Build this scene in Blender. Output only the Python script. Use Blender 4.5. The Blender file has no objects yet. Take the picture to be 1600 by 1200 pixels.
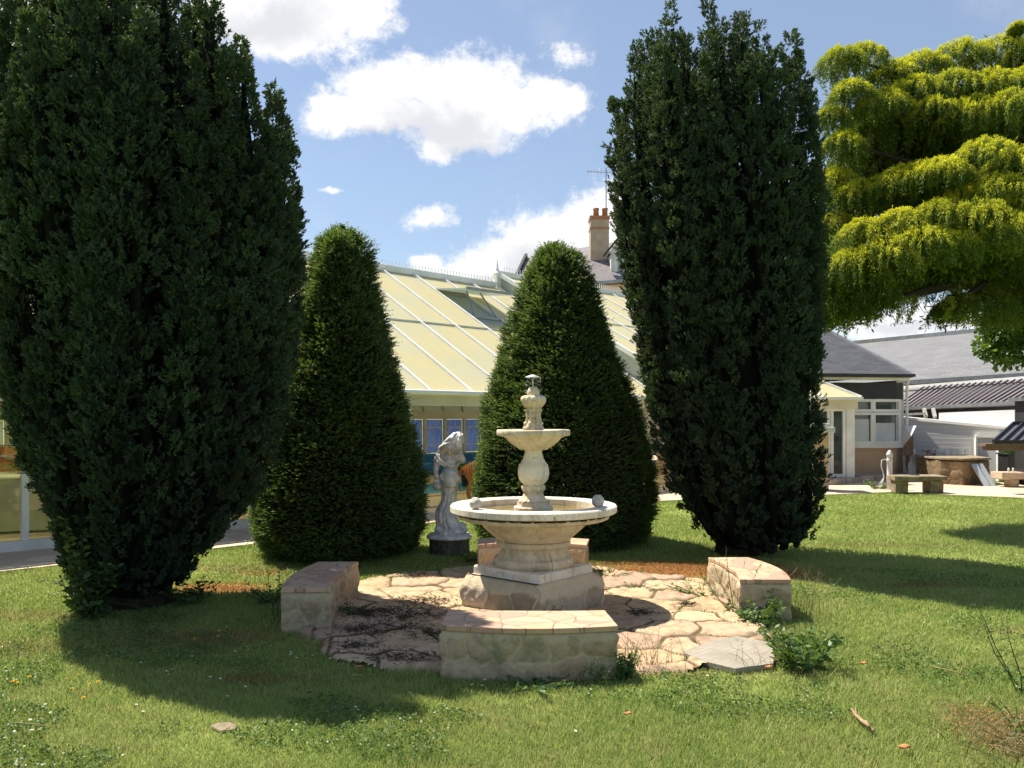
import bpy, math, random
import numpy as np
from mathutils import Vector, Matrix
from math import radians, pi, sin, cos, tan, atan2, sqrt
random.seed(7); RNG = np.random.default_rng(11)
sc = bpy.context.scene; COL = sc.collection

# ------------------------------------------------------------------ camera
F = 1330.0; HZ = 650.0; EYE = 1.6
cd = bpy.data.cameras.new('camera'); cam = bpy.data.objects.new('camera', cd); COL.objects.link(cam)
cam.location = (0, 0, EYE); cam.rotation_euler = (radians(90), 0, 0)
cd.sensor_width = 36; cd.lens = 36*F/1600; cd.shift_y = (HZ-600)/1600
cd.clip_start = .05; cd.clip_end = 2000
sc.camera = cam
sc.view_settings.view_transform = 'Standard'; sc.view_settings.look = 'None'
sc.view_settings.exposure = 1.0; sc.view_settings.gamma = 1
sc.render.engine = 'CYCLES'
sc.cycles.max_bounces = 8; sc.cycles.transparent_max_bounces = 12
sc.cycles.caustics_reflective = False; sc.cycles.caustics_refractive = False

# ------------------------------------------------------------------ sun
SUNDIR = Vector((-.475, .365, 1.0)).normalized()      # towards the sun
sl = bpy.data.lights.new('sun', 'SUN'); sl.energy = 5.0; sl.angle = radians(.5); sl.color = (1, .92, .78)
so = bpy.data.objects.new('sun', sl); COL.objects.link(so)
so.rotation_euler = (-SUNDIR).to_track_quat('-Z', 'Y').to_euler(); so.location = (-20, 14, 36)

# ------------------------------------------------------------------ node helpers
class NT:
    def __init__(s, nt): s.nt = nt
    def n(s, t, **kw):
        x = s.nt.nodes.new(t)
        for k, v in kw.items(): setattr(x, k, v)
        return x
    def l(s, a, b): s.nt.links.new(a, b)
    def put(s, node, i, v):
        if v is None: return
        if isinstance(v, bpy.types.NodeSocket): s.l(v, node.inputs[i])
        else: node.inputs[i].default_value = v
    def m(s, op, a=None, b=None, c=None, clamp=False):
        x = s.n('ShaderNodeMath', operation=op); x.use_clamp = clamp
        for i, v in enumerate((a, b, c)): s.put(x, i, v)
        return x.outputs[0]
    def vm(s, op, a=None, b=None, out=0):
        x = s.n('ShaderNodeVectorMath', operation=op)
        for i, v in enumerate((a, b)): s.put(x, i, v)
        return x.outputs[out]
    def noise(s, vec, scale, detail=4, rough=.55, out=0, dist=0):
        x = s.n('ShaderNodeTexNoise'); s.put(x, 'Vector', vec)
        x.inputs['Scale'].default_value = scale; x.inputs['Detail'].default_value = detail
        x.inputs['Roughness'].default_value = rough; x.inputs['Distortion'].default_value = dist
        return x.outputs[out]
    def ramp(s, fac, a, b, c0=(0,0,0,1), c1=(1,1,1,1)):
        x = s.n('ShaderNodeMapRange'); x.interpolation_type = 'SMOOTHSTEP'
        s.put(x, 0, fac); x.inputs[1].default_value = a; x.inputs[2].default_value = b
        return x.outputs[0]
    def mix(s, fac, a, b, mode='MIX'):
        x = s.n('ShaderNodeMix', data_type='RGBA', blend_type=mode)
        s.put(x, 0, fac)
        for i, v in ((6, a), (7, b)):
            if not isinstance(v, bpy.types.NodeSocket) and len(v) == 3: v = (*v, 1)
            s.put(x, i, v)
        return x.outputs[2]
    def pos(s): return s.n('ShaderNodeNewGeometry').outputs['Position']
    def obj(s): return s.n('ShaderNodeTexCoord').outputs['Object']
    def uv(s): return s.n('ShaderNodeTexCoord').outputs['UV']
    def attr(s, name): return s.n('ShaderNodeAttribute', attribute_name=name).outputs['Fac']
    def scale(s, vec, v):
        x = s.n('ShaderNodeMapping'); s.l(vec, x.inputs[0]); x.inputs['Scale'].default_value = v
        return x.outputs[0]
    def bump(s, h, strength=.3, dist=.01):
        x = s.n('ShaderNodeBump'); s.l(h, x.inputs['Height'])
        x.inputs['Strength'].default_value = strength; x.inputs['Distance'].default_value = dist
        return x.outputs[0]

# ------------------------------------------------------------------ world: Nishita sky with cumulus at infinity
w = bpy.data.worlds.new('World'); sc.world = w; w.use_nodes = True
W = NT(w.node_tree); w.node_tree.nodes.clear()
sky = W.n('ShaderNodeTexSky', sky_type='NISHITA'); sky.sun_disc = False
sky.sun_elevation = math.asin(SUNDIR.z); sky.sun_rotation = atan2(SUNDIR.x, SUNDIR.y)
sky.altitude = 50; sky.air_density = 1.0; sky.dust_density = .35; sky.ozone_density = 1.6
bg = W.n('ShaderNodeBackground'); W.l(W.mix(.34, sky.outputs[0], W.mix(1.0, (2.9, 3.35, 4.2, 1), (1, 1, 1, 1), 'MULTIPLY')), bg.inputs[0]); bg.inputs[1].default_value = .079
dirv = W.n('ShaderNodeTexCoord').outputs['Generated']
sx = W.n('ShaderNodeSeparateXYZ'); W.l(dirv, sx.inputs[0])
yy = W.m('MAXIMUM', sx.outputs[1], .02)
cx = W.n('ShaderNodeCombineXYZ'); W.l(W.m('DIVIDE', sx.outputs[0], yy), cx.inputs[0]); W.l(W.m('DIVIDE', sx.outputs[2], yy), cx.inputs[1])
pv = cx.outputs[0]
nz = W.noise(pv, 9, 7, .6, out=1)
wv = W.vm('SCALE', W.vm('SUBTRACT', nz, (.5, .5, .5))); wv.node.inputs['Scale'].default_value = .065
pw = W.vm('ADD', pv, wv)
CL = [(530,165,62,36),(590,140,70,46),(650,120,60,40),(700,135,75,55),(760,150,80,50),(720,190,90,44),(690,225,42,26),(810,165,75,38),
      (870,160,50,26),(640,175,90,30),(885,92,42,24),(650,92,40,20),(400,5,120,60),(470,30,110,58),(350,20,80,40),(560,5,60,50),(440,60,90,36),
      (672,340,44,20),(658,412,28,16),(740,430,60,32),(800,405,80,42),(860,375,80,48),(920,350,80,50),(1000,350,100,70),(820,450,120,40),
      (1400,520,90,26),(1460,500,90,30),(1330,480,60,12),(5,20,60,50),(-60,-30,120,90),(140,-40,90,60),(1300,700,900,30),(80,640,700,30),(510,300,22,6)]
acc = None
for ci, (px, py, rx, ry) in enumerate(CL):
    c = ((px-800)/F, (HZ-py)/F, 0)
    d = W.vm('MULTIPLY', W.vm('SUBTRACT', pw, c), (F/(rx*1.17), F/(ry*1.17), 0))
    ln = W.vm('LENGTH', d, out=1)
    v = W.m('SUBTRACT', 1.0, ln)
    if (px, py) in ((885,92),(672,340),(510,300),(650,92),(1330,480)): v = W.m('MULTIPLY_ADD', v, .75, -.18)
    acc = v if acc is None else W.m('MAXIMUM', acc, v)
fb = W.m('ADD', W.m('MULTIPLY', W.noise(pv, 15, 9, .68), .7), W.m('MULTIPLY', W.noise(pv, 60, 6, .7), .3))
dens = W.m('ADD', acc, W.m('MULTIPLY', W.m('SUBTRACT', fb, .5), 1.9))
mask = W.ramp(dens, -.12, .5)
mask = W.m('MULTIPLY', mask, W.ramp(sx.outputs[1], .02, .1))
wisp = W.m('MULTIPLY', W.ramp(W.noise(pv, 3.2, 7, .65), .5, .85), .35)
mask = W.m('MAXIMUM', mask, wisp)
gacc = None
pw2 = W.vm('ADD', pv, W.vm('SCALE', W.vm('SUBTRACT', nz, (.5, .5, .5)))); pw2.node.inputs[1].links[0].from_node.inputs['Scale'].default_value = .12
for (px, py, rx, ry) in ((690,185,120,44),(600,195,60,22),(420,35,130,55),(860,410,110,40),(780,440,60,22),(1420,525,100,20),(730,215,60,34)):
    d = W.vm('LENGTH', W.vm('MULTIPLY', W.vm('SUBTRACT', pw2, ((px-800)/F, (HZ-py)/F, 0)), (F/rx, F/ry, 0)), out=1)
    v = W.m('SUBTRACT', 1.0, d); gacc = v if gacc is None else W.m('MAXIMUM', gacc, v)
shade = W.m('MULTIPLY', W.ramp(W.m('ADD', gacc, W.m('MULTIPLY', W.m('SUBTRACT', fb, .5), .9)), -.15, .75), .85)
ccol = W.mix(shade, (.98, .98, .98), (.68, .69, .74))
bg2 = W.n('ShaderNodeBackground'); W.l(ccol, bg2.inputs[0]); bg2.inputs[1].default_value = .56
ms = W.n('ShaderNodeMixShader'); W.l(mask, ms.inputs[0]); W.l(bg.outputs[0], ms.inputs[1]); W.l(bg2.outputs[0], ms.inputs[2])
wo = W.n('ShaderNodeOutputWorld'); W.l(ms.outputs[0], wo.inputs[0])

# ------------------------------------------------------------------ coordinates
def at(px, py, Y): return Vector(((px-800)/F*Y, Y, EYE+(HZ-py)/F*Y))
def gr(px, py, z=0):
    Y = (EYE-z)*F/(py-HZ); return Vector(((px-800)/F*Y, Y, z))

# ------------------------------------------------------------------ objects, tags, mesh builder
WL = {}
def tag(o, label=None, cat=None, group=None, kind=None):
    if label: o['label'] = label
    if cat: o['category'] = cat
    if group: o['group'] = group
    if kind: o['kind'] = kind
    return o
def thing(name, label, cat, loc=(0,0,0), group=None):
    o = bpy.data.objects.new(name, None); COL.objects.link(o); o.location = loc
    o.empty_display_size = .1
    WL[o.name] = Vector(loc); return tag(o, label, cat, group)
def copy_tree(o, parent=None):
    c = o.copy(); COL.objects.link(c)
    if parent: c.parent = parent
    for ch in list(o.children): copy_tree(ch, c)
    return c
def link(name, me, m, parent=None):
    o = bpy.data.objects.new(name, me); COL.objects.link(o)
    if m: me.materials.append(m)
    if parent: o.parent = parent; WL[o.name] = WL[parent.name]
    else: WL[o.name] = Vector((0,0,0))
    return o
class MB:
    def __init__(s): s.v = []; s.f = []; s.uv = {}
    def add(s, vs, fs):
        b = len(s.v); s.v += [Vector(v) for v in vs]; s.f += [tuple(b+i for i in f) for f in fs]; return s
    def box(s, c, size, rz=0, top=1.0):
        c = Vector(c); hx, hy, hz = size[0]/2, size[1]/2, size[2]/2; R = Matrix.Rotation(rz, 3, 'Z')
        vs = [c+R@Vector((x*hx*(top if z > 0 else 1), y*hy*(top if z > 0 else 1), z*hz)) for z in (-1,1) for x, y in ((-1,-1),(1,-1),(1,1),(-1,1))]
        return s.add(vs, [(3,2,1,0),(4,5,6,7),(0,1,5,4),(1,2,6,5),(2,3,7,6),(3,0,4,7)])
    def bar(s, a, b, w=.05, h=.05, up=(0,0,1)):
        a, b = Vector(a), Vector(b); d = (b-a).normalized(); up = Vector(up)
        x = d.cross(up)
        if x.length < 1e-4: x = d.cross(Vector((1,0,0)))
        x.normalize(); u = x.cross(d).normalized(); x = x*w/2; u = u*h/2
        vs = [p+q for p in (a, b) for q in (-x-u, x-u, x+u, -x+u)]
        return s.add(vs, [(3,2,1,0),(4,5,6,7),(0,1,5,4),(1,2,6,5),(2,3,7,6),(3,0,4,7)])
    def tube(s, pts, rad, n=8):
        pts = [Vector(p) for p in pts]
        if not hasattr(rad, '__len__'): rad = [rad]*len(pts)
        b = len(s.v); px = None
        for i, p in enumerate(pts):
            d = (pts[min(i+1, len(pts)-1)]-pts[max(i-1, 0)]).normalized()
            if px is None:
                px = d.cross(Vector((0,0,1)))
                if px.length < 1e-3: px = Vector((1,0,0))
            px = (px-d*px.dot(d)).normalized(); py = d.cross(px)
            for k in range(n):
                a = 2*pi*k/n; s.v.append(p+px*cos(a)*rad[i]+py*sin(a)*rad[i])
        for i in range(len(pts)-1):
            for k in range(n):
                k2 = (k+1) % n; s.f.append((b+i*n+k, b+i*n+k2, b+(i+1)*n+k2, b+(i+1)*n+k))
        s.f.append(tuple(b+k for k in range(n))[::-1]); s.f.append(tuple(b+(len(pts)-1)*n+k for k in range(n)))
        return s
    def lathe(s, prof, c=(0,0,0), n=48, mod=None, caps=True):
        c = Vector(c); b = len(s.v)
        for (r, z) in prof:
            for k in range(n):
                a = 2*pi*k/n; rr = r*(mod(a, z) if mod else 1)
                s.v.append(c+Vector((rr*cos(a), rr*sin(a), z)))
        for i in range(len(prof)-1):
            for k in range(n):
                k2 = (k+1) % n; s.f.append((b+i*n+k, b+i*n+k2, b+(i+1)*n+k2, b+(i+1)*n+k))
        if caps:
            s.f.append(tuple(b+k for k in range(n))[::-1]); s.f.append(tuple(b+(len(prof)-1)*n+k for k in range(n)))
        return s
    def ball(s, c, r, n=12, sq=(1,1,1)):
        m = n//2; c = Vector(c); b = len(s.v)
        for i in range(m+1):
            t = pi*i/m
            for k in range(n):
                a = 2*pi*k/n; s.v.append(c+Vector((r*sq[0]*sin(t)*cos(a), r*sq[1]*sin(t)*sin(a), -r*sq[2]*cos(t))))
        for i in range(m):
            for k in range(n):
                k2 = (k+1) % n; s.f.append((b+i*n+k, b+i*n+k2, b+(i+1)*n+k2, b+(i+1)*n+k))
        return s
    def slab(s, q, th):
        """q: four corners (u runs q0>q1, v runs q0>q3), thickness th down the normal; UVs in metres"""
        q = [Vector(p) for p in q]; n = (q[1]-q[0]).cross(q[3]-q[0]).normalized()
        b = len(s.v); s.v += q+[p-n*th for p in q]
        fs = [(0,1,2,3),(7,6,5,4),(0,4,5,1),(1,5,6,2),(2,6,7,3),(3,7,4,0)]
        lu = (q[1]-q[0]).length; lv = (q[3]-q[0]).length
        for f in fs: s.f.append(tuple(b+i for i in f))
        ux = (q[1]-q[0]).normalized(); uy = n.cross(ux)
        for i in range(4):
            d = q[i]-q[0]; s.uv[b+i] = s.uv[b+i+4] = (d.dot(ux), d.dot(uy))
        return s
    def prism(s, poly, z0, z1):
        n = len(poly); b = len(s.v)
        s.v += [Vector((p[0], p[1], z0)) for p in poly]+[Vector((p[0], p[1], z1)) for p in poly]
        s.f.append(tuple(b+i for i in range(n))[::-1]); s.f.append(tuple(b+n+i for i in range(n)))
        for i in range(n): j = (i+1) % n; s.f.append((b+i, b+j, b+n+j, b+n+i))
        return s
    def build(s, name, m, parent=None, smooth=False, bevel=0, remesh=0):
        off = WL[parent.name] if parent else Vector((0,0,0))
        me = bpy.data.meshes.new(name); me.from_pydata([v-off for v in s.v], [], s.f); me.update()
        if s.uv:
            ul = me.uv_layers.new(name='UVMap')
            for lp in me.loops: ul.data[lp.index].uv = s.uv.get(lp.vertex_index, (0,0))
        if smooth: me.polygons.foreach_set('use_smooth', [True]*len(me.polygons))
        o = link(name, me, m, parent)
        if remesh:
            r = o.modifiers.new('remesh', 'REMESH'); r.mode = 'VOXEL'; r.voxel_size = remesh; r.use_smooth_shade = True
        if bevel:
            bv = o.modifiers.new('bevel', 'BEVEL'); bv.width = bevel; bv.segments = 2; bv.limit_method = 'ANGLE'; bv.angle_limit = radians(40)
        return o
def npmesh(name, V, Q, m, parent=None, attrs=None, smooth=False):
    off = WL[parent.name] if parent else Vector((0,0,0))
    V = np.asarray(V, dtype=np.float32)-np.array(off, dtype=np.float32); Q = np.asarray(Q, dtype=np.int32); k = Q.shape[1]
    me = bpy.data.meshes.new(name)
    me.vertices.add(len(V)); me.vertices.foreach_set('co', V.ravel())
    me.loops.add(Q.size); me.loops.foreach_set('vertex_index', Q.ravel())
    me.polygons.add(len(Q)); me.polygons.foreach_set('loop_start', np.arange(0, Q.size, k, dtype=np.int32))
    me.polygons.foreach_set('use_smooth', np.full(len(Q), smooth))
    me.update(calc_edges=True)
    for a, val in (attrs or {}).items():
        at_ = me.attributes.new(a, 'FLOAT', 'POINT'); at_.data.foreach_set('value', np.asarray(val, dtype=np.float32))
    return link(name, me, m, parent)

# ------------------------------------------------------------------ materials
def newmat(name):
    m = bpy.data.materials.new(name); m.use_nodes = True; m.node_tree.nodes.clear(); N = NT(m.node_tree)
    p = N.n('ShaderNodeBsdfPrincipled'); o = N.n('ShaderNodeOutputMaterial'); N.l(p.outputs[0], o.inputs[0])
    return m, N, p, o
def plain(name, c, rough=.6, metal=0, var=.15, scale=6, bump=.15, c2=None, spec=.4, bscale=None):
    m, N, p, o = newmat(name); v = N.obj()
    c2 = c2 or tuple(x*(1-2*var) for x in c)
    f = N.ramp(N.noise(v, scale, 6, .62), .3, .72)
    N.l(N.mix(f, c2, c), p.inputs['Base Color'])
    p.inputs['Roughness'].default_value = rough; p.inputs['Metallic'].default_value = metal
    p.inputs['Specular IOR Level'].default_value = spec
    if bump: N.l(N.bump(N.noise(v, bscale or scale*8, 5, .6), bump, .01), p.inputs['Normal'])
    return m
def stonemat(name, c1, c2, c3, mortar, scale=14, bump=.5, jw=.16, moss=None, topz=None):
    """stone by cell: attributes 'cell' (random per stone) and 'edge' (0 in the joint)"""
    m, N, p, o = newmat(name); v = N.obj(); ce = N.attr('cell'); ed = N.attr('edge')
    a = N.mix(N.ramp(ce, .25, .6), c1, c2); a = N.mix(N.ramp(ce, .6, .95), a, c3)
    n1 = N.noise(v, scale, 8, .65); n2 = N.noise(v, scale*.3, 4, .5)
    a = N.mix(N.m('MULTIPLY', N.ramp(n1, .35, .75), .55), a, tuple(x*.45 for x in c1))
    a = N.mix(N.m('MULTIPLY', N.ramp(n2, .45, .7), .35), a, c3)
    jn = N.m('ADD', ed, N.m('MULTIPLY', N.m('SUBTRACT', n1, .5), .15))
    a = N.mix(N.ramp(jn, jw*.3, jw), mortar, a)
    if topz:
        sz = N.n('ShaderNodeSeparateXYZ'); N.l(v, sz.inputs[0])
        a = N.mix(N.m('MULTIPLY', N.ramp(N.m('ADD', sz.outputs[2], N.m('MULTIPLY', N.m('SUBTRACT', n2, .5), .25)), topz, topz+.03), .85), a, mortar)
    if moss: a = N.mix(N.m('MULTIPLY', N.ramp(N.noise(v, scale*.5, 7, .7), .5, .68), .7), a, moss)
    N.l(a, p.inputs['Base Color']); p.inputs['Roughness'].default_value = .85; p.inputs['Specular IOR Level'].default_value = .25
    N.l(N.bump(N.noise(v, scale*3, 8, .7), bump, .012), p.inputs['Normal'])
    return m
def leafmat(name, dark, light, trans=.25, rough=.45, spec=.35, nscale=1.6, hue=None):
    m, N, p, o = newmat(name); t = N.attr('tint'); v = N.pos()
    c = N.mix(t, dark, light)
    nn = N.ramp(N.noise(v, nscale, 4, .6), .35, .7)
    c = N.mix(N.m('MULTIPLY', nn, .45), c, hue or tuple(x*.5 for x in dark))
    N.l(c, p.inputs['Base Color']); p.inputs['Roughness'].default_value = rough; p.inputs['Specular IOR Level'].default_value = spec
    tr = N.n('ShaderNodeBsdfTranslucent'); N.l(N.mix(.35, c, (.35, .5, .03)), tr.inputs[0])
    mx = N.n('ShaderNodeMixShader'); mx.inputs[0].default_value = trans
    N.l(p.outputs[0], mx.inputs[1]); N.l(tr.outputs[0], mx.inputs[2]); N.l(mx.outputs[0], o.inputs[0])
    return m
def glassmat(name, tint=(1,1,1), refl=.12, alpha=.85):
    m, N, p, o = newmat(name)
    m.node_tree.nodes.remove(p)
    tr = N.n('ShaderNodeBsdfTransparent'); tr.inputs[0].default_value = (*tint, 1)
    gl = N.n('ShaderNodeBsdfGlossy'); gl.inputs['Roughness'].default_value = .01
    fr = N.n('ShaderNodeFresnel'); fr.inputs[0].default_value = 1.5
    mx = N.n('ShaderNodeMixShader'); N.l(N.m('ADD', fr.outputs[0], refl, clamp=True), mx.inputs[0])
    N.l(tr.outputs[0], mx.inputs[1]); N.l(gl.outputs[0], mx.inputs[2]); N.l(mx.outputs[0], o.inputs[0])
    return m
def slatemat(name, c1, c2, sx_=.32, sy_=.16, lines=True, bump=.6):
    m, N, p, o = newmat(name); v = N.uv()
    b = N.n('ShaderNodeTexBrick'); N.l(v, b.inputs['Vector']); b.inputs['Scale'].default_value = 1
    b.inputs['Brick Width'].default_value = sx_; b.inputs['Row Height'].default_value = sy_; b.inputs['Mortar Size'].default_value = .008
    b.inputs['Color1'].default_value = (*c1, 1); b.inputs['Color2'].default_value = (*c2, 1); b.inputs['Mortar'].default_value = (c2[0]*.4, c2[1]*.4, c2[2]*.4, 1)
    c = N.mix(N.m('MULTIPLY', N.ramp(N.noise(v, .9, 6, .65), .35, .75), .4), b.outputs[0], tuple(x*.6 for x in c2))
    N.l(c, p.inputs['Base Color']); p.inputs['Roughness'].default_value = .5
    N.l(N.bump(N.m('ADD', N.m('MULTIPLY', b.outputs[1], -1), N.m('MULTIPLY', N.noise(v, 12, 4), .4)), bump, .015), p.inputs['Normal'])
    return m
M = {}
def weathered(name, c, c2, stain, bscale):
    m, N, p, o = newmat(name); v = N.obj(); st = N.scale(v, (1,1,.25))
    a = N.mix(N.ramp(N.noise(v, 7, 7, .65), .3, .7), c2, c)
    a = N.mix(N.m('MULTIPLY', N.ramp(N.noise(st, 9, 7, .7), .48, .66), .7), a, stain)
    a = N.mix(N.m('MULTIPLY', N.ramp(N.noise(v, 38, 6, .75), .55, .68), .75), a, tuple(x*.5 for x in stain))
    N.l(a, p.inputs['Base Color']); p.inputs['Roughness'].default_value = .85; p.inputs['Specular IOR Level'].default_value = .25
    N.l(N.bump(N.m('ADD', N.noise(v, bscale, 7, .7), N.m('MULTIPLY', N.ramp(N.noise(v, 60, 5, .7), .6, .75), -1.2)), .5, .01), p.inputs['Normal']); return m
M['limestone'] = weathered('pale_limestone', (.74,.64,.49), (.60,.49,.34), (.36,.30,.20), 70)
M['limestone_white'] = weathered('whitewashed_limestone', (.88,.80,.68), (.74,.65,.52), (.48,.42,.32), 80)
M['white_pvc'] = plain('white_pvc', (.87,.87,.85), .4, scale=2, bump=0, c2=(.70,.70,.67))
M['gloss_white'] = plain('glossy_white_pvc', (.90,.90,.90), .12, scale=2, bump=0, c2=(.86,.86,.86), spec=1)
M['cream_pvc'] = plain('cream_beam', (.72,.66,.50), .5, scale=2, bump=0, c2=(.62,.56,.42))
M['grey_metal'] = plain('grey_metal', (.35,.36,.38), .4, .6, scale=5, bump=.05)
M['dark_metal'] = plain('dark_metal', (.04,.04,.045), .45, .3, scale=5, bump=.05)
M['inner'] = plain('dark_core', (.010,.016,.010), .95, scale=14, bump=1, c2=(.006,.007,.005), spec=.05)  # dark colour of the hulls added inside the yew crowns to block light
M['marble'] = plain('statue_marble', (.76,.73,.68), .5, scale=9, bump=.3, c2=(.33,.33,.34), bscale=60)
M['dark_stone'] = plain('dark_mossy_stone', (.12,.11,.095), .9, scale=14, bump=1.0, c2=(.04,.038,.03), bscale=30)
M['peach'] = plain('peach_render', (.62,.44,.30), .9, scale=3, bump=.2, c2=(.53,.36,.24), bscale=90)
M['white_render'] = plain('white_render', (.66,.65,.66), .85, scale=2, bump=.15, c2=(.56,.55,.57))
M['black_board'] = plain('anthracite_board', (.035,.035,.04), .55, scale=3, bump=.1)
M['bark'] = plain('bark', (.045,.032,.024), .95, scale=18, bump=1, c2=(.03,.022,.016), bscale=40)
M['dead_wood'] = plain('dry_wood', (.42,.28,.16), .8, scale=30, bump=.5, c2=(.25,.16,.09))
M['terracotta'] = plain('terracotta', (.40,.17,.10), .8, scale=8, bump=.2)
M['floor'] = plain('beige_floor', (.60,.50,.36), .6, scale=1.5, bump=.1, c2=(.52,.43,.30))
M['blue'] = plain('blue_vinyl', (.02,.20,.50), .45, scale=5, bump=.1, c2=(.015,.09,.28))
M['orange_cloth'] = plain('orange_cloth', (.65,.24,.09), .9, scale=6, bump=.3)
M['white_cloth'] = plain('white_cloth', (.75,.76,.68), .85, scale=5, bump=.2, c2=(.62,.64,.55))
M['pale_green'] = plain('pale_green_panel', (.50,.55,.42), .6, scale=3, bump=.05)
M['brown_wood'] = plain('brown_wood', (.20,.13,.09), .8, scale=9, bump=.4)
M['grey_wood'] = plain('weathered_wood', (.42,.41,.38), .85, scale=9, bump=.5, c2=(.25,.24,.22))
M['blue_slab'] = plain('blue_grey_slab', (.42,.48,.54), .7, scale=4, bump=.2, c2=(.34,.40,.46))
M['old_stone'] = plain('lichened_stone', (.33,.26,.17), .95, scale=9, bump=1, c2=(.15,.125,.085), bscale=35)
M['sand_stone'] = plain('sandstone', (.55,.43,.31), .9, scale=9, bump=.6, c2=(.42,.32,.22), bscale=50)
M['algae'] = plain('algae_water', (.28,.20,.07), .1, scale=7, bump=.03, c2=(.13,.12,.05), spec=.6)
M['moss'] = plain('moss', (.055,.06,.022), .95, scale=40, bump=1, c2=(.02,.02,.01))
M['green_leaf_wet'] = plain('green_plastic', (.03,.28,.12), .4, scale=12, bump=.2)
M['drop'] = plain('water_drops', (.75,.80,.85), .05, scale=4, bump=0, spec=1)
M['zinc'] = plain('zinc_hat', (.62,.63,.68), .4, .3, scale=8, bump=.1)
M['plate'] = plain('worn_plate', (.46,.42,.36), .8, scale=5, bump=.3, c2=(.36,.33,.28))
M['petal'] = plain('white_petals', (.85,.85,.82), .7, scale=4, bump=0)
M['yellow'] = plain('yellow_petals', (.85,.62,.02), .7, scale=4, bump=0, c2=(.75,.5,.02))
M['dry_leaf'] = plain('dry_leaf', (.55,.26,.10), .8, scale=40, bump=.4)
M['stone_end'] = plain('ball_stone', (.62,.56,.50), .85, scale=18, bump=.8, c2=(.38,.35,.32), bscale=60)
M['pool'] = plain('pool_water', (.16,.52,.60), .08, scale=3, bump=.05, c2=(.25,.62,.70), spec=.6)
M['stone_fountain'] = stonemat('rubble_base', (.38,.31,.21), (.46,.37,.25), (.60,.51,.38), (.66,.54,.36), 13, .9, .26, topz=.17)
M['stone_bench'] = stonemat('rubble_bench', (.42,.34,.22), (.52,.41,.28), (.42,.30,.20), (.50,.41,.27), 13, .9, .24, moss=(.17,.19,.10), topz=.232)
M['stone_patio'] = stonemat('crazy_paving', (.50,.345,.20), (.56,.42,.26), (.42,.28,.20), (.11,.075,.04), 9, .9, .42, moss=(.20,.16,.10))
M['stone_wall'] = stonemat('old_wall_stones', (.20,.145,.085), (.30,.21,.12), (.12,.09,.055), (.13,.10,.07), 11, .6, .15)

def glazed_roof():
    m, N, p, o = newmat('yellow_polycarbonate'); v = N.obj()
    c = N.mix(N.ramp(N.noise(N.scale(v, (.7,.7,.3)), 1.1, 5, .6), .35, .7), (.93,.87,.60), (.86,.86,.70))
    c = N.mix(N.m('MULTIPLY', N.ramp(N.noise(v, 3.5, 5, .7), .5, .8), .5), c, (.82,.73,.46))
    N.l(c, p.inputs['Base Color']); p.inputs['Roughness'].default_value = .5; p.inputs['Specular IOR Level'].default_value = .3
    tr = N.n('ShaderNodeBsdfTranslucent'); N.l(c, tr.inputs[0]); mx = N.n('ShaderNodeMixShader'); mx.inputs[0].default_value = .5
    tp = N.n('ShaderNodeBsdfTransparent'); tp.inputs[0].default_value = (1,.95,.75,1); m2 = N.n('ShaderNodeMixShader'); m2.inputs[0].default_value = .28
    N.l(p.outputs[0], mx.inputs[1]); N.l(tr.outputs[0], mx.inputs[2]); N.l(mx.outputs[0], m2.inputs[1]); N.l(tp.outputs[0], m2.inputs[2]); N.l(m2.outputs[0], o.inputs[0]); return m
M['roofglass'] = glazed_roof()
M['ceiling'] = plain('inner_roof_panel', (.50,.49,.40), .5, scale=2, bump=0)
def milky():
    m, N, p, o = newmat('milky_panel'); p.inputs['Base Color'].default_value = (.55,.60,.56,1); p.inputs['Roughness'].default_value = .3
    tr = N.n('ShaderNodeBsdfTranslucent'); tr.inputs[0].default_value = (.62,.68,.62,1); mx = N.n('ShaderNodeMixShader'); mx.inputs[0].default_value = .4
    N.l(p.outputs[0], mx.inputs[1]); N.l(tr.outputs[0], mx.inputs[2]); N.l(mx.outputs[0], o.inputs[0]); return m
M['milky'] = milky()
M['glass'] = glassmat('clear_glass', (.95,.97,.93), .0)
M['dark_glass'] = plain('window_glass', (.12,.14,.15), .06, scale=1.5, bump=0, c2=(.05,.07,.06), spec=.8)
def skyglass():
    m, N, p, o = newmat('painted_sky_glass'); p.inputs['Base Color'].default_value = (.16,.28,.7,1); p.inputs['Roughness'].default_value = .2
    tr = N.n('ShaderNodeBsdfTranslucent'); N.l(N.mix(N.ramp(N.noise(N.obj(), 1.2, 4), .35, .65), (.35,.52,.95), (.50,.66,1.0)), tr.inputs[0]); mx = N.n('ShaderNodeMixShader'); mx.inputs[0].default_value = .45
    N.l(p.outputs[0], mx.inputs[1]); N.l(tr.outputs[0], mx.inputs[2]); N.l(mx.outputs[0], o.inputs[0]); return m
M['sky_tone_glass'] = skyglass(); plain('sky_tone_glass', (.22,.36,.80), .25, scale=1.4, bump=0, c2=(.32,.48,.85), spec=.5)  # sky seen through the rear panes is put into their blue colour
M['blind'] = plain('white_blind', (.62,.66,.66), .5, scale=2, bump=0, c2=(.5,.54,.55))
M['slate_barn'] = slatemat('barn_slate', (.20,.20,.205), (.15,.15,.155), .5, .16, bump=.5)
M['slate_annex'] = slatemat('annex_slate', (.10,.10,.11), (.06,.06,.065), .3, .12)
M['slate_house'] = slatemat('house_slate', (.22,.20,.215), (.16,.145,.16), .4, .2)
M['seam'] = plain('standing_seam_zinc', (.20,.17,.175), .6, 0, scale=1.2, bump=.05, c2=(.14,.125,.135))
M['seam_grey'] = plain('grey_zinc', (.18,.185,.20), .5, .2, scale=3, bump=.05)
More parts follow.
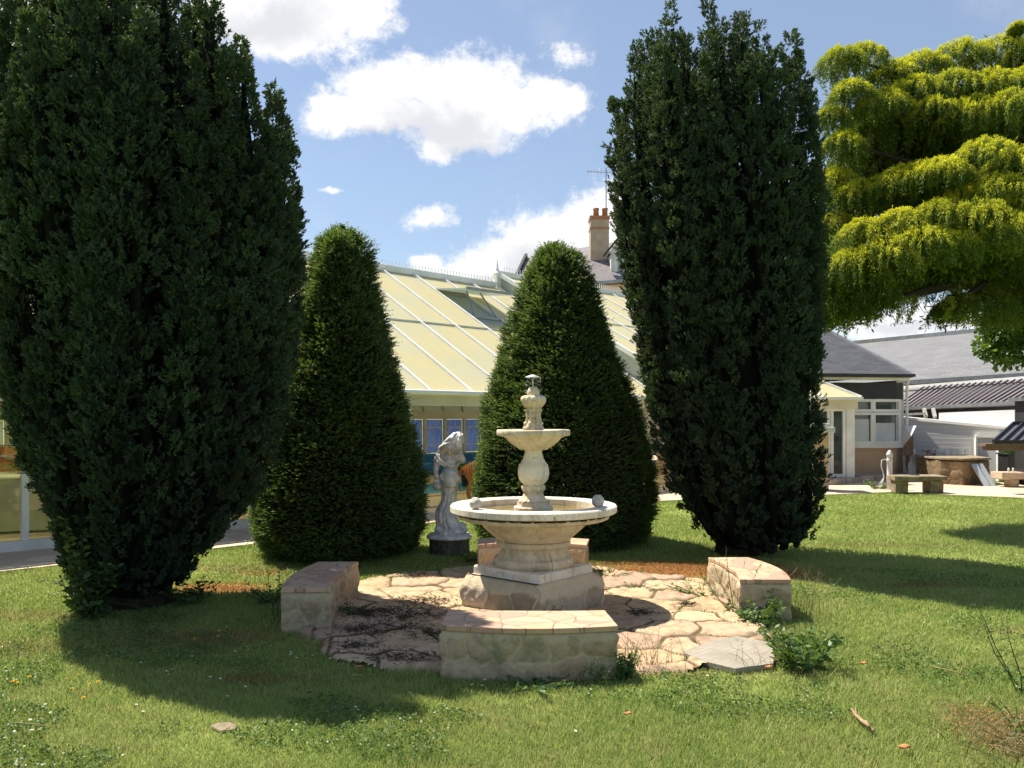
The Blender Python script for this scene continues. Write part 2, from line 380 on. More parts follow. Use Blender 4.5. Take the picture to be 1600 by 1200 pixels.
def siding():
    m, N, p, o = newmat('white_siding'); v = N.uv(); s = N.n('ShaderNodeSeparateXYZ'); N.l(v, s.inputs[0])
    fr = N.m('FRACT', N.m('DIVIDE', s.outputs[1], .115))
    c = N.mix(N.ramp(N.noise(v, .8, 5, .6), .3, .7), (.74,.72,.73), (.66,.64,.65))
    c = N.mix(N.ramp(fr, .86, .97), c, (.46,.45,.46)); N.l(c, p.inputs['Base Color']); p.inputs['Roughness'].default_value = .5
    N.l(N.bump(fr, .5, .02), p.inputs['Normal']); return m
M['siding'] = siding()
def brickm():
    m, N, p, o = newmat('chimney_brick'); v = N.obj(); b = N.n('ShaderNodeTexBrick'); N.l(N.scale(v, (1,1,1)), b.inputs['Vector'])
    N.l(N.mix(N.ramp(N.noise(v, 3, 5), .3, .7), (.42,.33,.25), (.33,.25,.185)), p.inputs['Base Color']); p.inputs['Roughness'].default_value = .9
    N.l(N.bump(N.noise(v, 14, 6), .5, .02), p.inputs['Normal']); return m
M['brick'] = brickm()
def tilemat(name, c1, c2, c3, joint, sc_, jw=.03):
    m, N, p, o = newmat(name); v = N.scale(N.pos(), (1,1,0))
    vw = N.vm('ADD', v, N.vm('SCALE', N.noise(v, 3, 3, out=1))); vw.node.inputs[1].links[0].from_node.inputs['Scale'].default_value = .12
    a = N.n('ShaderNodeTexVoronoi', feature='DISTANCE_TO_EDGE'); N.l(vw, a.inputs[0]); a.inputs['Scale'].default_value = sc_
    b = N.n('ShaderNodeTexVoronoi', feature='F1'); N.l(vw, b.inputs[0]); b.inputs['Scale'].default_value = sc_
    s = N.n('ShaderNodeSeparateColor'); N.l(b.outputs['Color'], s.inputs[0])
    c = N.mix(N.ramp(s.outputs[0], .3, .6), c1, c2); c = N.mix(N.ramp(s.outputs[1], .6, .8), c, c3)
    c = N.mix(N.m('MULTIPLY', N.ramp(N.noise(v, 12, 6, .65), .4, .75), .35), c, tuple(x*.6 for x in c2))
    c = N.mix(N.ramp(a.outputs[0], jw*.6, jw*1.4), joint, c)
    N.l(c, p.inputs['Base Color']); p.inputs['Roughness'].default_value = .75
    N.l(N.bump(N.m('ADD', N.ramp(a.outputs[0], 0, jw*2), N.m('MULTIPLY', N.noise(v, 30, 5), .3)), .4, .01), p.inputs['Normal']); return m
M['bench_tiles'] = tilemat('bench_top_tiles', (.50,.33,.21), (.54,.37,.245), (.44,.26,.19), (.27,.19,.125), 5.2, .022)
M['path'] = tilemat('crazy_path', (.56,.45,.32), (.62,.50,.36), (.52,.39,.28), (.45,.36,.25), 2.2, .03)
M['terrace'] = tilemat('terrace_slabs', (.40,.34,.28), (.46,.39,.32), (.36,.30,.26), (.24,.20,.16), 2.6, .03)

# leaves
M['yew'] = leafmat('yew_needles', (.018,.036,.028), (.060,.112,.058), .15, .6, .22)
M['yew_cone'] = leafmat('clipped_yew_needles', (.020,.044,.024), (.13,.22,.045), .3, .45, .35)
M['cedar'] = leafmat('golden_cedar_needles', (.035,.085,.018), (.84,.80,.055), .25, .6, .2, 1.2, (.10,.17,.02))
M['maple'] = leafmat('maple_leaves', (.04,.10,.02), (.13,.24,.05), .35, .4, .4)
M['weed'] = leafmat('weed_leaves', (.05,.11,.03), (.16,.26,.07), .3, .45, .35, 6)
M['dry_grass'] = leafmat('dry_stalks', (.30,.25,.12), (.50,.44,.24), .2, .7, .2, 6, (.25,.2,.1))
M['dead_weed'] = leafmat('dead_weeds', (.06,.045,.03), (.20,.15,.09), .1, .9, .1, 8, (.05,.035,.02))

# ------------------------------------------------------------------ lawn colours (world position patches, shared by soil and blades)
PATCH = [ # x, y, rx, ry, kind: o orange litter, b brown dry, y yellow-dry
  (-2.75,7.98,.55,.20,'o'),(-2.3,6.15,.75,.35,'b'),(1.75,8.9,1.3,.50,'o'),(.2,9.3,1.0,.25,'b'),(3.9,8.05,.45,.14,'b'),(2.55,4.3,.32,.45,'d'),
  (-3.95,6.85,.6,.25,'y'),(-3.6,5.9,.7,.25,'y'),(-1.55,5.2,.35,.12,'b'),(4.6,6.3,1.3,.3,'y'),(2.6,8.6,.5,.3,'o'),(-.9,6.05,.5,.35,'b'),
  (1.0,5.45,.35,.3,'y'),(-1.3,6.2,.3,.2,'y'),(4.6,10.6,1.2,.18,'y'),(-3.1,9.0,.9,.25,'y'),(-2.55,8.7,.3,.1,'o')]
def lawn_color(N, blade=False):
    v = N.pos(); v2 = N.scale(v, (1,1,0))
    n1 = N.noise(v2, .8, 6, .65); n2 = N.noise(v2, 3.5, 6, .65); n3 = N.noise(v2, 28, 5, .7)
    G1, G2, G3 = (.26,.36,.075), (.37,.44,.12), (.44,.40,.165)
    c = N.mix(N.ramp(n1, .35, .65), G1, G2)
    c = N.mix(N.m('MULTIPLY', N.ramp(n2, .5, .75), .65), c, G3)
    c = N.mix(N.m('MULTIPLY', N.ramp(n3, .45, .7), .45), c, tuple(x*.55 for x in G1))
    cols = {'o': (.42,.17,.06), 'b': (.20,.13,.06), 'y': (.30,.25,.09), 'd': (.30,.22,.12)}
    for (x, y, rx, ry, k) in PATCH:
        d = N.vm('LENGTH', N.vm('MULTIPLY', N.vm('SUBTRACT', v2, (x,y,0)), (1/rx,1/ry,0)), out=1)
        d = N.m('ADD', d, N.m('MULTIPLY', N.m('SUBTRACT', n2, .5), 1.6))
        c = N.mix(N.m('MULTIPLY', N.m('SUBTRACT', 1, N.ramp(d, .55, 1.15)), .85 if k == 'o' else .45 if k == 'b' else .6), c, cols[k])
    return c
def lawnmats():
    m, N, p, o = newmat('lawn_soil_and_turf'); c = lawn_color(N)
    N.l(N.mix(.22, c, (.10,.09,.045)), p.inputs['Base Color']); p.inputs['Roughness'].default_value = .95; p.inputs['Specular IOR Level'].default_value = .1
    N.l(N.bump(N.noise(N.pos(), 60, 6, .7), .8, .03), p.inputs['Normal'])
    m2, N, p, o = newmat('grass_blades'); c = lawn_color(N, True); t = N.attr('tint')
    c = N.mix(N.ramp(t, 0, 1), N.mix(.12, c, (.10,.16,.04), 'MIX'), N.mix(.35, c, (.55,.60,.26)))
    c = N.mix(N.attr('dry'), c, (.58,.50,.27))
    N.l(c, p.inputs['Base Color']); p.inputs['Roughness'].default_value = .55; p.inputs['Specular IOR Level'].default_value = .25
    tr = N.n('ShaderNodeBsdfTranslucent'); N.l(c, tr.inputs[0]); mx = N.n('ShaderNodeMixShader'); mx.inputs[0].default_value = .42
    N.l(p.outputs[0], mx.inputs[1]); N.l(tr.outputs[0], mx.inputs[2]); N.l(mx.outputs[0], o.inputs[0])
    return m, m2
M['lawn'], M['blade'] = lawnmats()

# ================================================================== foliage tools (numpy)
def unit(a): return a/np.maximum(np.linalg.norm(a, axis=1, keepdims=True), 1e-9)
def leaves(P, D, L, Wd, tint, flat=False):
    """diamond leaf from each base P along D"""
    n = len(P); D = unit(D); R = unit(np.cross(D, RNG.normal(size=(n,3))*(.45 if flat else 1)+(np.array([-.2,.15,1.]) if flat else 0)))
    L = np.broadcast_to(L, n)[:,None]; Wd = np.broadcast_to(Wd, n)[:,None]
    V = np.stack([P, P+D*L*.5-R*Wd*.5, P+D*L, P+D*L*.5+R*Wd*.5], 1).reshape(-1,3)
    Q = np.arange(4*n).reshape(n,4); return V, Q, np.repeat(tint, 4)
class Fol:
    def __init__(s): s.V = []; s.Q = []; s.T = []; s.n = 0
    def add(s, V, Q, T):
        s.V.append(V); s.Q.append(Q+s.n); s.T.append(T); s.n += len(V)
    def leaves(s, *a): s.add(*leaves(*a))
    def tube(s, pts, rad, n=7, tint=.0):
        mb = MB(); mb.tube(pts, rad, n); V = np.array([tuple(v) for v in mb.v]); Q = np.array([f for f in mb.f if len(f) == 4])
        s.add(V, Q, np.full(len(V), tint))
    def build(s, name, m, parent):
        return npmesh(name, np.concatenate(s.V), np.concatenate(s.Q), m, parent, {'tint': np.concatenate(s.T)})

def pl(xs, ys): return lambda t: float(np.interp(t, xs, ys))

# ================================================================== fastigiate yews: crown of upright plumes
def big_yew(name, label, cx, cy, lprof, rprof, topf, base, nclump, seed):
    """lprof/rprof: half extents left/right by height; topf: plume tip height by x offset"""
    global RNG
    RNG = np.random.default_rng(seed); rn = random.Random(seed)
    t = thing(name, label, 'tree', (cx, cy, 0), 'upright dark yews')
    zs = np.linspace(0, 6.6, 34)
    def place(th, rho, z):
        L, R = lprof(z)-.13, rprof(z)-.13; mid = (R-L)/2; rx = (L+R)/2; ry = rx
        return np.array([cx+mid+rho*rx*cos(th), cy+rho*ry*sin(th), z])
    plumes = []
    for rho, cnt in ((.92, 26), (.70, 21), (.48, 15), (.2, 8)):
        for k in range(cnt):
            th = 2*pi*(k+rn.uniform(-.3,.3))/cnt; zt = topf(place(th, rho, 5)[0]-cx)
            zt += {.92: -.7, .70: -.15, .48: .0, .2: .0}[rho]*(1 if abs(cos(th)) < .8 else .3)+rn.uniform(-.45, .2)
            plumes.append((th, rho+rn.uniform(-.05,.05), rn.uniform(.1,.25) if rho > .9 else max(.6, zt-1.7), zt, rn.uniform(.15,.23)))
    for k in range(46):                                                  # short plumes whose tips show on the face
        th = rn.uniform(0, 2*pi); z0 = rn.uniform(.6, 3.2); plumes.append((th, rn.uniform(.95,1.0), z0, min(z0+rn.uniform(.9,2.2), topf(0)-1), rn.uniform(.11,.17)))
    f = Fol(); core = MB(); tr = MB(); tot = sum((p[3]-p[2])*p[4] for p in plumes)
    for (th, rho, z0, zt, rp) in plumes:
        zz = np.linspace(z0, zt, 16); wob = rn.uniform(0, 6)
        ax = np.array([place(th+.05*sin(z*1.7+wob), rho+.015*sin(z*3+wob), z) for z in zz])
        rr = rp*np.clip((zt-zz)/.85, .13, 1)**.8*np.clip(.75+.1*np.sin(zz*4+wob), .6, 1)
        outer_small = np.array([min(1, (lprof(z)+rprof(z))/2/1.0) for z in zz]); rr = rr*np.clip(outer_small, .55, 1)
        core.tube([tuple(a) for a in ax[:13]], list(rr[:13]*.34), 6)  # dark plume core, added to stop light passing through
        k = max(20, int(nclump*(zt-z0)*rp/tot*(1.4 if rho > .85 else .8)))
        u = RNG.random(k)**.9; iz = u*15; i0 = np.clip(iz.astype(int), 0, 14); fr = (iz-i0)[:,None]
        C = ax[i0]*(1-fr)+ax[i0+1]*fr; rad = rr[i0]*(1-fr[:,0])+rr[i0+1]*fr[:,0]
        nt_ = max(4, k//8); ti = RNG.integers(0, nt_, k); tu = RNG.random(nt_)**.82; u = np.clip(tu[ti]+RNG.normal(0,.022/max(.3,zt-z0),k), 0, 1); tb = RNG.uniform(.72,1.22,nt_)[ti]
        iz = u*15; i0 = np.clip(iz.astype(int), 0, 14); fr = (iz-i0)[:,None]; C = ax[i0]*(1-fr)+ax[i0+1]*fr; rad = (rr[i0]*(1-fr[:,0])+rr[i0+1]*fr[:,0])*tb; ta = RNG.normal(0,1.5,nt_) if rho > .85 else RNG.random(nt_)*2*pi
        a = (th if rho > .85 else 0)+ta[ti]+RNG.normal(0,.16,k)+0*RNG.normal(0, 1.5, k) if rho > .85 else RNG.random(k)*2*pi
        out = np.stack([np.cos(a), np.sin(a), np.zeros(k)], 1)
        # lumps along the plume
        lump = 1+.25*np.sin(iz*(zt-z0)*1.9+wob+2*np.cos(a))*np.clip(np.sin(iz*(zt-z0)*.7+3*wob+a*3)+.6,0,1)
        C = C+out*(rad*lump*RNG.uniform(.82,1.06,k))[:,None]+RNG.normal(0,.014,(k,3))
        g = 15; rad_ = 1; ctint = np.clip(RNG.normal(.35,.10,k)+.9*(tb-.97)+rn.uniform(-.2,.25)+.35*(u > .93), 0, 1)
        if rn.random() < .08: ctint = np.clip(ctint+.35, 0, 1)
        D0 = unit(out*.8+np.array([0,0,.9])+RNG.normal(size=(k,3))*.25)
        P = np.repeat(C, g, 0); D = np.repeat(D0, g, 0)+RNG.normal(size=(k*g,3))*.42
        P = P+np.repeat(D0, g, 0)*(RNG.random(k*g)**.7*.055)[:,None]
        f.leaves(P, D, RNG.uniform(.020,.040,k*g), .0115, np.clip(np.repeat(ctint, g)+RNG.normal(0,.12,k*g), 0, 1))
    # inner stems
    for k in range(14):
        th = rn.uniform(0, 2*pi); tr.tube([tuple(place(th, rn.uniform(.35,.5), z)*1) for z in (0.02,.6,1.4,2.6,3.8)], [.07,.06,.05,.035,.015], 7)
    b = base; tr.tube([(cx,cy,-.05),(cx,cy,.35),(cx,cy,.8)], [b*.6,b*.5,b*.45], 14)
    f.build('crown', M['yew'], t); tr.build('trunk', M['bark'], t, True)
    # dark hull added inside the crown to block light, standing in for inner twigs
    zz = np.linspace(.12, 4.3, 16)
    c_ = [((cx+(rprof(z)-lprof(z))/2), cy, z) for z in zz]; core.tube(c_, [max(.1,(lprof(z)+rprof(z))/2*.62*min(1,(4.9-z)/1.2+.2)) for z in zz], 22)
    core.build('light_block_core', M['inner'], t)
    return t
# left yew: 7.3 m off, px/m = 182
s7 = F/7.3; cxL = (215-800)/s7
def zpx(y, s): return EYE+(HZ-y)/s
yL = [970,960,900,850,800,750,700,600,500,400,250,150,0,-60]
lL = [205,108,103,90,76,62,48,16,-2,-10,-14,-14,-14,-10]; rL = [250,292,303,338,392,415,432,458,470,474,470,466,450,440]
lp = pl([zpx(y,s7) for y in yL], [(215-x)/s7 for x in lL]); rp_ = pl([zpx(y,s7) for y in yL], [(x-215)/s7 for x in rL])
topL = pl([(x-215)/s7 for x in (-15,20,60,120,215,270,290,330,385,400,435,470,480)], [zpx(y,s7)+.25 for y in (60,15,-5,-15,-12,-5,0,45,95,130,130,165,320)])
big_yew('yew_tree', 'tall dark upright yew at the far left, its broad crown cut by the top edge', cxL, 7.3, lp, rp_, topL, .5, 62000, 3)
# right yew: 9.95 m off
s9 = F/9.95; cxR = (1150-800)/s9
yR = [905,885,870,840,800,760,700,600,500,400,300,200,120,20]
lR = [1165,1142,1115,1090,1062,1040,1028,1002,984,960,944,934,930,930]; rR = [1215,1232,1242,1270,1283,1284,1282,1276,1280,1284,1283,1276,1264,1250]
lp = pl([zpx(y,s9) for y in yR], [(1150-x)/s9 for x in lR]); rp_ = pl([zpx(y,s9) for y in yR], [(x-1150)/s9 for x in rR])
topR = pl([(x-1150)/s9 for x in (925,940,965,990,1003,1020,1060,1100,1140,1175,1210,1240,1262,1275,1290)], [zpx(y,s9)-.16 for y in (165,110,120,130,40,10,20,40,18,5,25,60,110,180,320)])
big_yew('yew_tree', 'tall dark upright yew right of the fountain, its whole ragged top in view', cxR, 9.95, lp, rp_, topR, .42, 54000, 5)

# ================================================================== clipped cone yews
def cone_yew(label, cx, cy, prof, n, seed, lean):
    global RNG
    RNG = np.random.default_rng(seed)
    t = thing('cone_yew', label, 'topiary', (cx, cy, 0), 'clipped cone yews behind the fountain')
    zs = [p[0] for p in prof]; rs = [p[1] for p in prof]; zg = np.linspace(zs[0], zs[-1], 200)
    rg = np.interp(zg, zs, rs); cdf = np.cumsum((rg+.04)*np.sqrt(1+np.gradient(rg, zg)**2)); cdf /= cdf[-1]
    z = np.interp(RNG.random(n), cdf, zg); a = RNG.random(n)*2*pi; r = np.interp(z, zs, rs)
    bump = .035*np.sin(3*a+z*2)+.025*np.sin(7*a-5*z)+.02*np.sin(13*a+9*z)+.018*np.sin(23*z+5*a)
    slope = np.gradient(rg, zg); nz_ = -np.interp(z, zg, slope)
    out = unit(np.stack([np.cos(a), np.sin(a), np.clip(nz_, -.3, 3)], 1))
    C = np.stack([cx+lean(z)+(r+bump)*np.cos(a), cy+(r+bump)*np.sin(a), z], 1)-out*RNG.uniform(.05,.15,n)[:,None]
    tt = np.clip(RNG.normal(.35,.25,n)+np.clip((z-3.3),0,.5)*.6, 0, 1)
    f = Fol(); g = 7; D0 = unit(out+np.stack([RNG.normal(0,.35,n), RNG.normal(0,.35,n), RNG.normal(.12,.28,n)], 1)); S = unit(np.cross(D0, np.array([0,0,1.])+RNG.normal(0,.25,(n,3))))
    sl_ = RNG.uniform(.06,.11,n)*(1+.8*(RNG.random(n) < .03))
    for j in range(g):
        for sgn in (-1, 1):
            P = C+D0*(sl_*(j+.4)/g)[:,None]
            f.leaves(P, D0*.9+S*sgn*.8+RNG.normal(0,.12,(n,3)), RNG.uniform(.019,.033,n)*(1.15-.07*j), .0105, np.clip(tt+.09*j-.3, 0, 1))
    f.build('crown', M['yew_cone'], t)
    MB().tube([(cx+lean(np.array(q)), cy, q) for q in zs], [max(.03, x-.14) for x in rs], 26).build('light_block_core', M['inner'], t)  # solid dark core added inside the cone to block light
    MB().tube([(cx,cy,-.02),(cx,cy,.3)], [.12,.1], 10).build('trunk', M['bark'], t, True)
def cprof(Y, rows, c0):
    s = F/Y; return [(max(.03, zpx(y, s)), hw/s) for (y, hw) in rows]
s1 = F/9.97
P1 = cprof(9.97, [(862,112),(845,128),(820,137),(790,136),(760,134),(700,127),(650,117),(600,105),(550,90),(500,76),(450,62),(420,55),(400,51),(380,43),(365,30),(352,6)], 0)
P1 = [(z, max(.03, r-.02)) for z, r in P1]
cone_yew('clipped cone yew behind the left stone bench, left of the statue', (528-800)/s1, 9.97, P1, 36000, 21, lambda z: np.interp(z, [0,2,3.8], [0,.0,.05]))
s2 = F/10.9
P2 = cprof(10.9, [(844,128),(830,136),(800,142),(770,143),(740,139),(700,134),(650,124),(600,108),(550,91),(500,77),(450,61),(425,51),(405,41),(390,28),(378,6)], 0)
cone_yew('clipped cone yew right behind the fountain, right of the statue', (880-800)/s2, 10.9, P2, 36000, 22, lambda z: np.interp(z, [0,2,3.8], [0,-.03,-.1]))

# ================================================================== golden cedar
def cedar():
    global RNG
    RNG = np.random.default_rng(31); rn = random.Random(31)
    base = Vector((9.8, 14.6, 0))
    t = thing('golden_cedar', 'golden weeping cedar at upper right, yellow tips over dark undersides', 'tree', base)
    pads = [ # px, py(top), width px, depth, droop px
     (1315,72,52,13.2,110),(1350,68,60,13.4,100),(1330,125,56,12.8,100),(1395,95,70,13.6,80),(1440,80,80,13.8,90),(1500,62,90,13.9,80),(1565,55,90,14.0,80),(1610,60,70,14.0,80),
     (1300,165,40,13.0,80),(1318,205,50,12.8,90),(1380,140,80,13.0,90),(1430,118,90,13.3,90),(1490,110,100,13.2,80),(1550,108,90,13.3,90),(1600,105,90,13.3,90),
     (1350,195,70,13.6,90),(1410,185,80,13.5,90),(1460,150,60,12.9,80),(1520,150,90,12.9,90),(1580,140,100,12.7,110),(1380,240,90,14.0,90),(1440,225,90,14.1,90),(1500,210,80,14.0,90),
     (1305,262,50,13.1,100),(1335,280,60,12.9,100),(1375,275,60,12.9,90),(1305,330,46,13.2,110),(1340,335,60,13.4,90),
     (1410,258,70,12.4,90),(1445,250,80,12.2,80),(1475,245,70,12.1,90),(1540,215,100,12.2,100),(1590,230,90,12.0,120),(1510,290,90,12.2,90),(1560,270,90,11.9,100),(1600,290,80,11.8,120),
     (1300,400,50,12.2,130),(1335,385,60,11.9,130),(1350,340,70,12.0,110),(1380,370,80,11.7,120),(1405,325,80,11.9,110),(1435,350,80,11.6,120),(1470,310,90,11.8,110),(1480,350,70,11.6,100),(1530,310,90,11.6,110),(1580,330,90,11.5,110),
     (1290,455,40,12.5,70),(1320,440,60,12.4,90),(1360,430,60,12.3,80),(1300,350,50,13.6,150),(1340,420,70,13.4,90),
     (1400,420,80,13.6,70),(1450,400,90,13.8,80),(1500,400,100,13.8,80),(1560,390,100,13.9,90),(1600,420,90,14.0,90),(1620,360,100,13.0,110),
     (1295,470,44,12.6,60),(1330,465,50,12.5,70),(1365,455,50,12.4,60),(1310,440,60,12.9,100),(1345,430,70,12.9,90),
     (1480,470,40,12.9,56),(1500,455,44,12.9,60),(1540,450,80,13.4,90),(1590,460,80,13.6,90),
     (1650,80,110,14.0,140),(1680,200,130,13.2,160),(1690,330,130,12.8,160),(1700,440,130,13.5,110),(1760,120,150,14.2,200),(1780,300,160,13.6,200),(1800,430,150,14,120),(1590,35,24,13.5,14)]
    f = Fol(); br = MB()
    for i, (px, py, wd, Y, dr) in enumerate(pads):
        s = F/Y; c = at(px, py, Y); rx = wd/s/2*.88; dz = dr/s*.62; shade_pad = (py > 375 and Y > 12) or (Y >= 13.4 and 180 < py < 400 and px < 1620)
        # bough from the trunk to the pad
        h = min(8.2, max(3.0, c.z-.3)); st = Vector((base.x, base.y, h-.3))
        if not (px > 1630) and i % 3 == 0 and py < 330:
            mid = (st+c)/2+Vector((0,0,-.15 if c.z > 4 else .05))
            br.tube([st, st.lerp(mid, .5), mid, mid.lerp(c, .6)+Vector((0,0,-.12)), c+Vector((0,0,-.16))], [.085,.07,.05,.028,.01], 6)
        k = int(50+200*rx*1.4); 
        th = RNG.random(k)*2*pi; ro = np.sqrt(RNG.random(k))
        # mound surface (rises towards the middle), sprays droop outwards
        X = c.x+rx*1.15*ro*np.cos(th); Yc = c.y+rx*1.15*ro*np.sin(th); Z = c.z-.62*rx*(ro**2)*1.2-RNG.random(k)*.05
        S = np.stack([X, Yc, Z], 1); O = np.stack([np.cos(th)*(.3+.7*ro), np.sin(th)*(.3+.7*ro), np.full(k,.12)], 1)
        O[:,0] -= .35; O = unit(O); Ls = RNG.uniform(.35,1.0,k)*dz*.8*(.45+.55*ro); seg = 11
        age = RNG.random(k)
        for j in range(seg):
            u = (j+.5)/seg
            P = S+O*(Ls*.55*min(u*1.6, 1)*(1-.35*u))[:,None]; P[:,2] -= Ls*(u**1.5)
            g = 7; PP = np.repeat(P, g, 0)+RNG.normal(0,.014,(k*g,3)); DD = RNG.normal(size=(k*g,3))*.5+np.array([0,0,-1.0 if u > .3 else -.1])+np.repeat(O,g,0)*(.8 if u < .4 else .3)
            tint = np.clip(1.1-1.5*u+.3*(age-.5)-(.75 if shade_pad else 0), .0, 1); tint = np.repeat(tint, g)+RNG.normal(0,.1,k*g)  # yellower at the top; pads in dark zones get shade put into the tint
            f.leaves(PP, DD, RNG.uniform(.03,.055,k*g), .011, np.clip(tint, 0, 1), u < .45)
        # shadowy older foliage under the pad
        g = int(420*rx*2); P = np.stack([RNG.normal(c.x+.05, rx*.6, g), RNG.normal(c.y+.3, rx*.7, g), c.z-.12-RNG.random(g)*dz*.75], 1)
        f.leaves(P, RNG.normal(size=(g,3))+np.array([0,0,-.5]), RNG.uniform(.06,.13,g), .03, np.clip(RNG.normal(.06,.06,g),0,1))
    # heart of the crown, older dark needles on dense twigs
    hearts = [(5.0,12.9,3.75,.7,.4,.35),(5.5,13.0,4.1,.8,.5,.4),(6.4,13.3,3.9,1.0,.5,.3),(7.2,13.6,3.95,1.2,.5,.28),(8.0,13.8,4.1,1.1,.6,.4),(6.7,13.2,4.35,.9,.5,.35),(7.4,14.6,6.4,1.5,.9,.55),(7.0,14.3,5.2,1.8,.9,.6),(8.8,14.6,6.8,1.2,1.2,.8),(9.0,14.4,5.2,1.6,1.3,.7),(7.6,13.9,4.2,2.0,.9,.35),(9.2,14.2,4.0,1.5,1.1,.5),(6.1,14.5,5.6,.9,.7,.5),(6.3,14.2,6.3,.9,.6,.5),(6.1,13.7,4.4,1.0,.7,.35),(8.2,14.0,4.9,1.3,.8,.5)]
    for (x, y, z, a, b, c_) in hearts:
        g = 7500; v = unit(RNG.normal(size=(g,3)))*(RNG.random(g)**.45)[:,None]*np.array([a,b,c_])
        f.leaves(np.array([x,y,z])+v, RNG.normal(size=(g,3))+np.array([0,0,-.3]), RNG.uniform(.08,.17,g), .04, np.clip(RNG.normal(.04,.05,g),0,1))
    br.tube([base+Vector((.1,0,0)), base+Vector((0,0,2)), base+Vector((-.1,0,5)), base+Vector((0,0,8))], [.42,.34,.24,.06], 14)
    limb = MB()
    for pts, rr in (([at(1640,410,14.2), at(1560,425,13.6), at(1480,445,13.2), at(1420,462,12.9), at(1370,472,12.6), at(1330,478,12.4)], [.13,.11,.085,.06,.035,.012]),
                    ([at(1560,430,13.5), at(1510,462,13.2), at(1475,478,13.0), at(1458,488,12.9)], [.07,.045,.03,.01])):
        limb.tube(pts, rr, 8)
    for k in range(34):
        a = at(rn.uniform(1370,1480), rn.uniform(458,474), rn.uniform(12.6,13.2)); q = [a]
        for j in range(4): a = a+Vector((rn.uniform(-.10,.07), rn.uniform(-.05,.05), rn.uniform(-.12,-.01))); q.append(a)
        limb.tube(q, [.008,.006,.005,.004,.002], 4)
    f.build('crown', M['cedar'], t); br.build('trunk', M['bark'], t, True); limb.build('limb', M['bark'], t, True)
    g = Fol()                                                       # hanging tassels along the low limb
    for k in range(46):
        px = rn.choice((rn.uniform(1285,1400), rn.uniform(1285,1345), rn.uniform(1470,1520), rn.uniform(1400,1430))); top = 445 if px < 1400 else 462
        bot = {0: rn.uniform(470,525)}[0] if px < 1350 else rn.uniform(475,512)
        Y = rn.uniform(12.2,13.2); a = at(px, top, Y); L = (bot-top)/F*Y; n = int(L*300); u = RNG.random(n)
        P = np.stack([a.x+RNG.normal(0,.02,n)+.05*np.sin(u*5+k), a.y+RNG.normal(0,.02,n), a.z-u*L], 1)
        g.leaves(P, RNG.normal(size=(n,3))*.6+np.array([0,0,-1.]), RNG.uniform(.03,.06,n), .013, np.clip(RNG.normal(.22,.12,n),0,1))
    g.build('hanging_twigs', M['cedar'], t)
cedar()

def broadleaf(name, label, cat, centers, mat, base, trunk=None, dens=900, leaf=(.06,.10), seed=1, group=None, wd=.6):
    global RNG
    RNG = np.random.default_rng(seed); t = thing(name, label, cat, base, group); f = Fol()
    for (x, y, z, r) in centers:
        n = int(dens*r*r*4); v = unit(RNG.normal(size=(n,3)))*(r*RNG.random(n)**.35)[:,None]
        lump = np.repeat(RNG.normal(0,r*.10,(n//12+1,3)), 12, 0)[:n]
        L = RNG.uniform(*leaf, n); f.leaves(np.array([x,y,z])+v+lump, v/r+RNG.normal(size=(n,3))*.7+np.array([0,0,-.2]), L, L*wd, np.clip(RNG.normal(.5,.25,n)+.3*v[:,2]/r,0,1))
    f.build('crown' if trunk else 'foliage', mat, t)
    if trunk:
        mb = MB()
        for pts, rr in trunk: mb.tube(pts, rr, 9)
        mb.build('trunk' if cat == 'tree' else 'stem', M['bark'], t, True)
    return t
cs = []
for (px, py, r) in ((1545,540,.22),(1570,520,.3),(1600,510,.36),(1560,555,.2),(1590,545,.3),(1575,562,.14),(1535,545,.12),(1620,540,.4),(1560,495,.26),(1600,475,.4),(1650,500,.5),(1660,540,.45),(1540,505,.16),(1700,520,.6)):
    p = at(px, py, 15.2+random.uniform(-.3,.3)); cs.append((p.x, p.y, p.z, r*1.05))
broadleaf('maple_tree', 'green broadleaf tree hanging in below the cedar at the right edge', 'tree', cs, M['maple'], (11.6,15.4,0),
          [([(11.6,15.4,0),(11.5,15.4,1.8),(11,15.3,3),(10,15.2,3.4),(9.2,15.2,3.2)],[.2,.16,.1,.05,.02])], 900, (.06,.12), 41, wd=.8)

# ================================================================== ground
def ground():
    N_ = 90; xs = np.concatenate([np.linspace(-300,-12,8), np.linspace(-10,14,80), np.linspace(16,300,8)]); ys = np.concatenate([np.linspace(-40,1,6), np.linspace(2,22,80), np.linspace(24,400,9)])
    X, Y = np.meshgrid(xs, ys); Z = .012*np.sin(X*2.1+Y)+.01*np.sin(X*.9-Y*2.3)-.03
    near = np.exp(-((X-.18)**2+(Y-7.15)**2)/6); Z = Z*(1-near)-.008*near
    V = np.stack([X, Y, Z], 2).reshape(-1,3); nx = len(xs); idx = np.arange(len(V)).reshape(len(ys), nx)
    Q = np.stack([idx[:-1,:-1], idx[:-1,1:], idx[1:,1:], idx[1:,:-1]], 2).reshape(-1,4)
    tag(npmesh('ground', V, Q, M['lawn'], smooth=True), kind='structure')
ground()

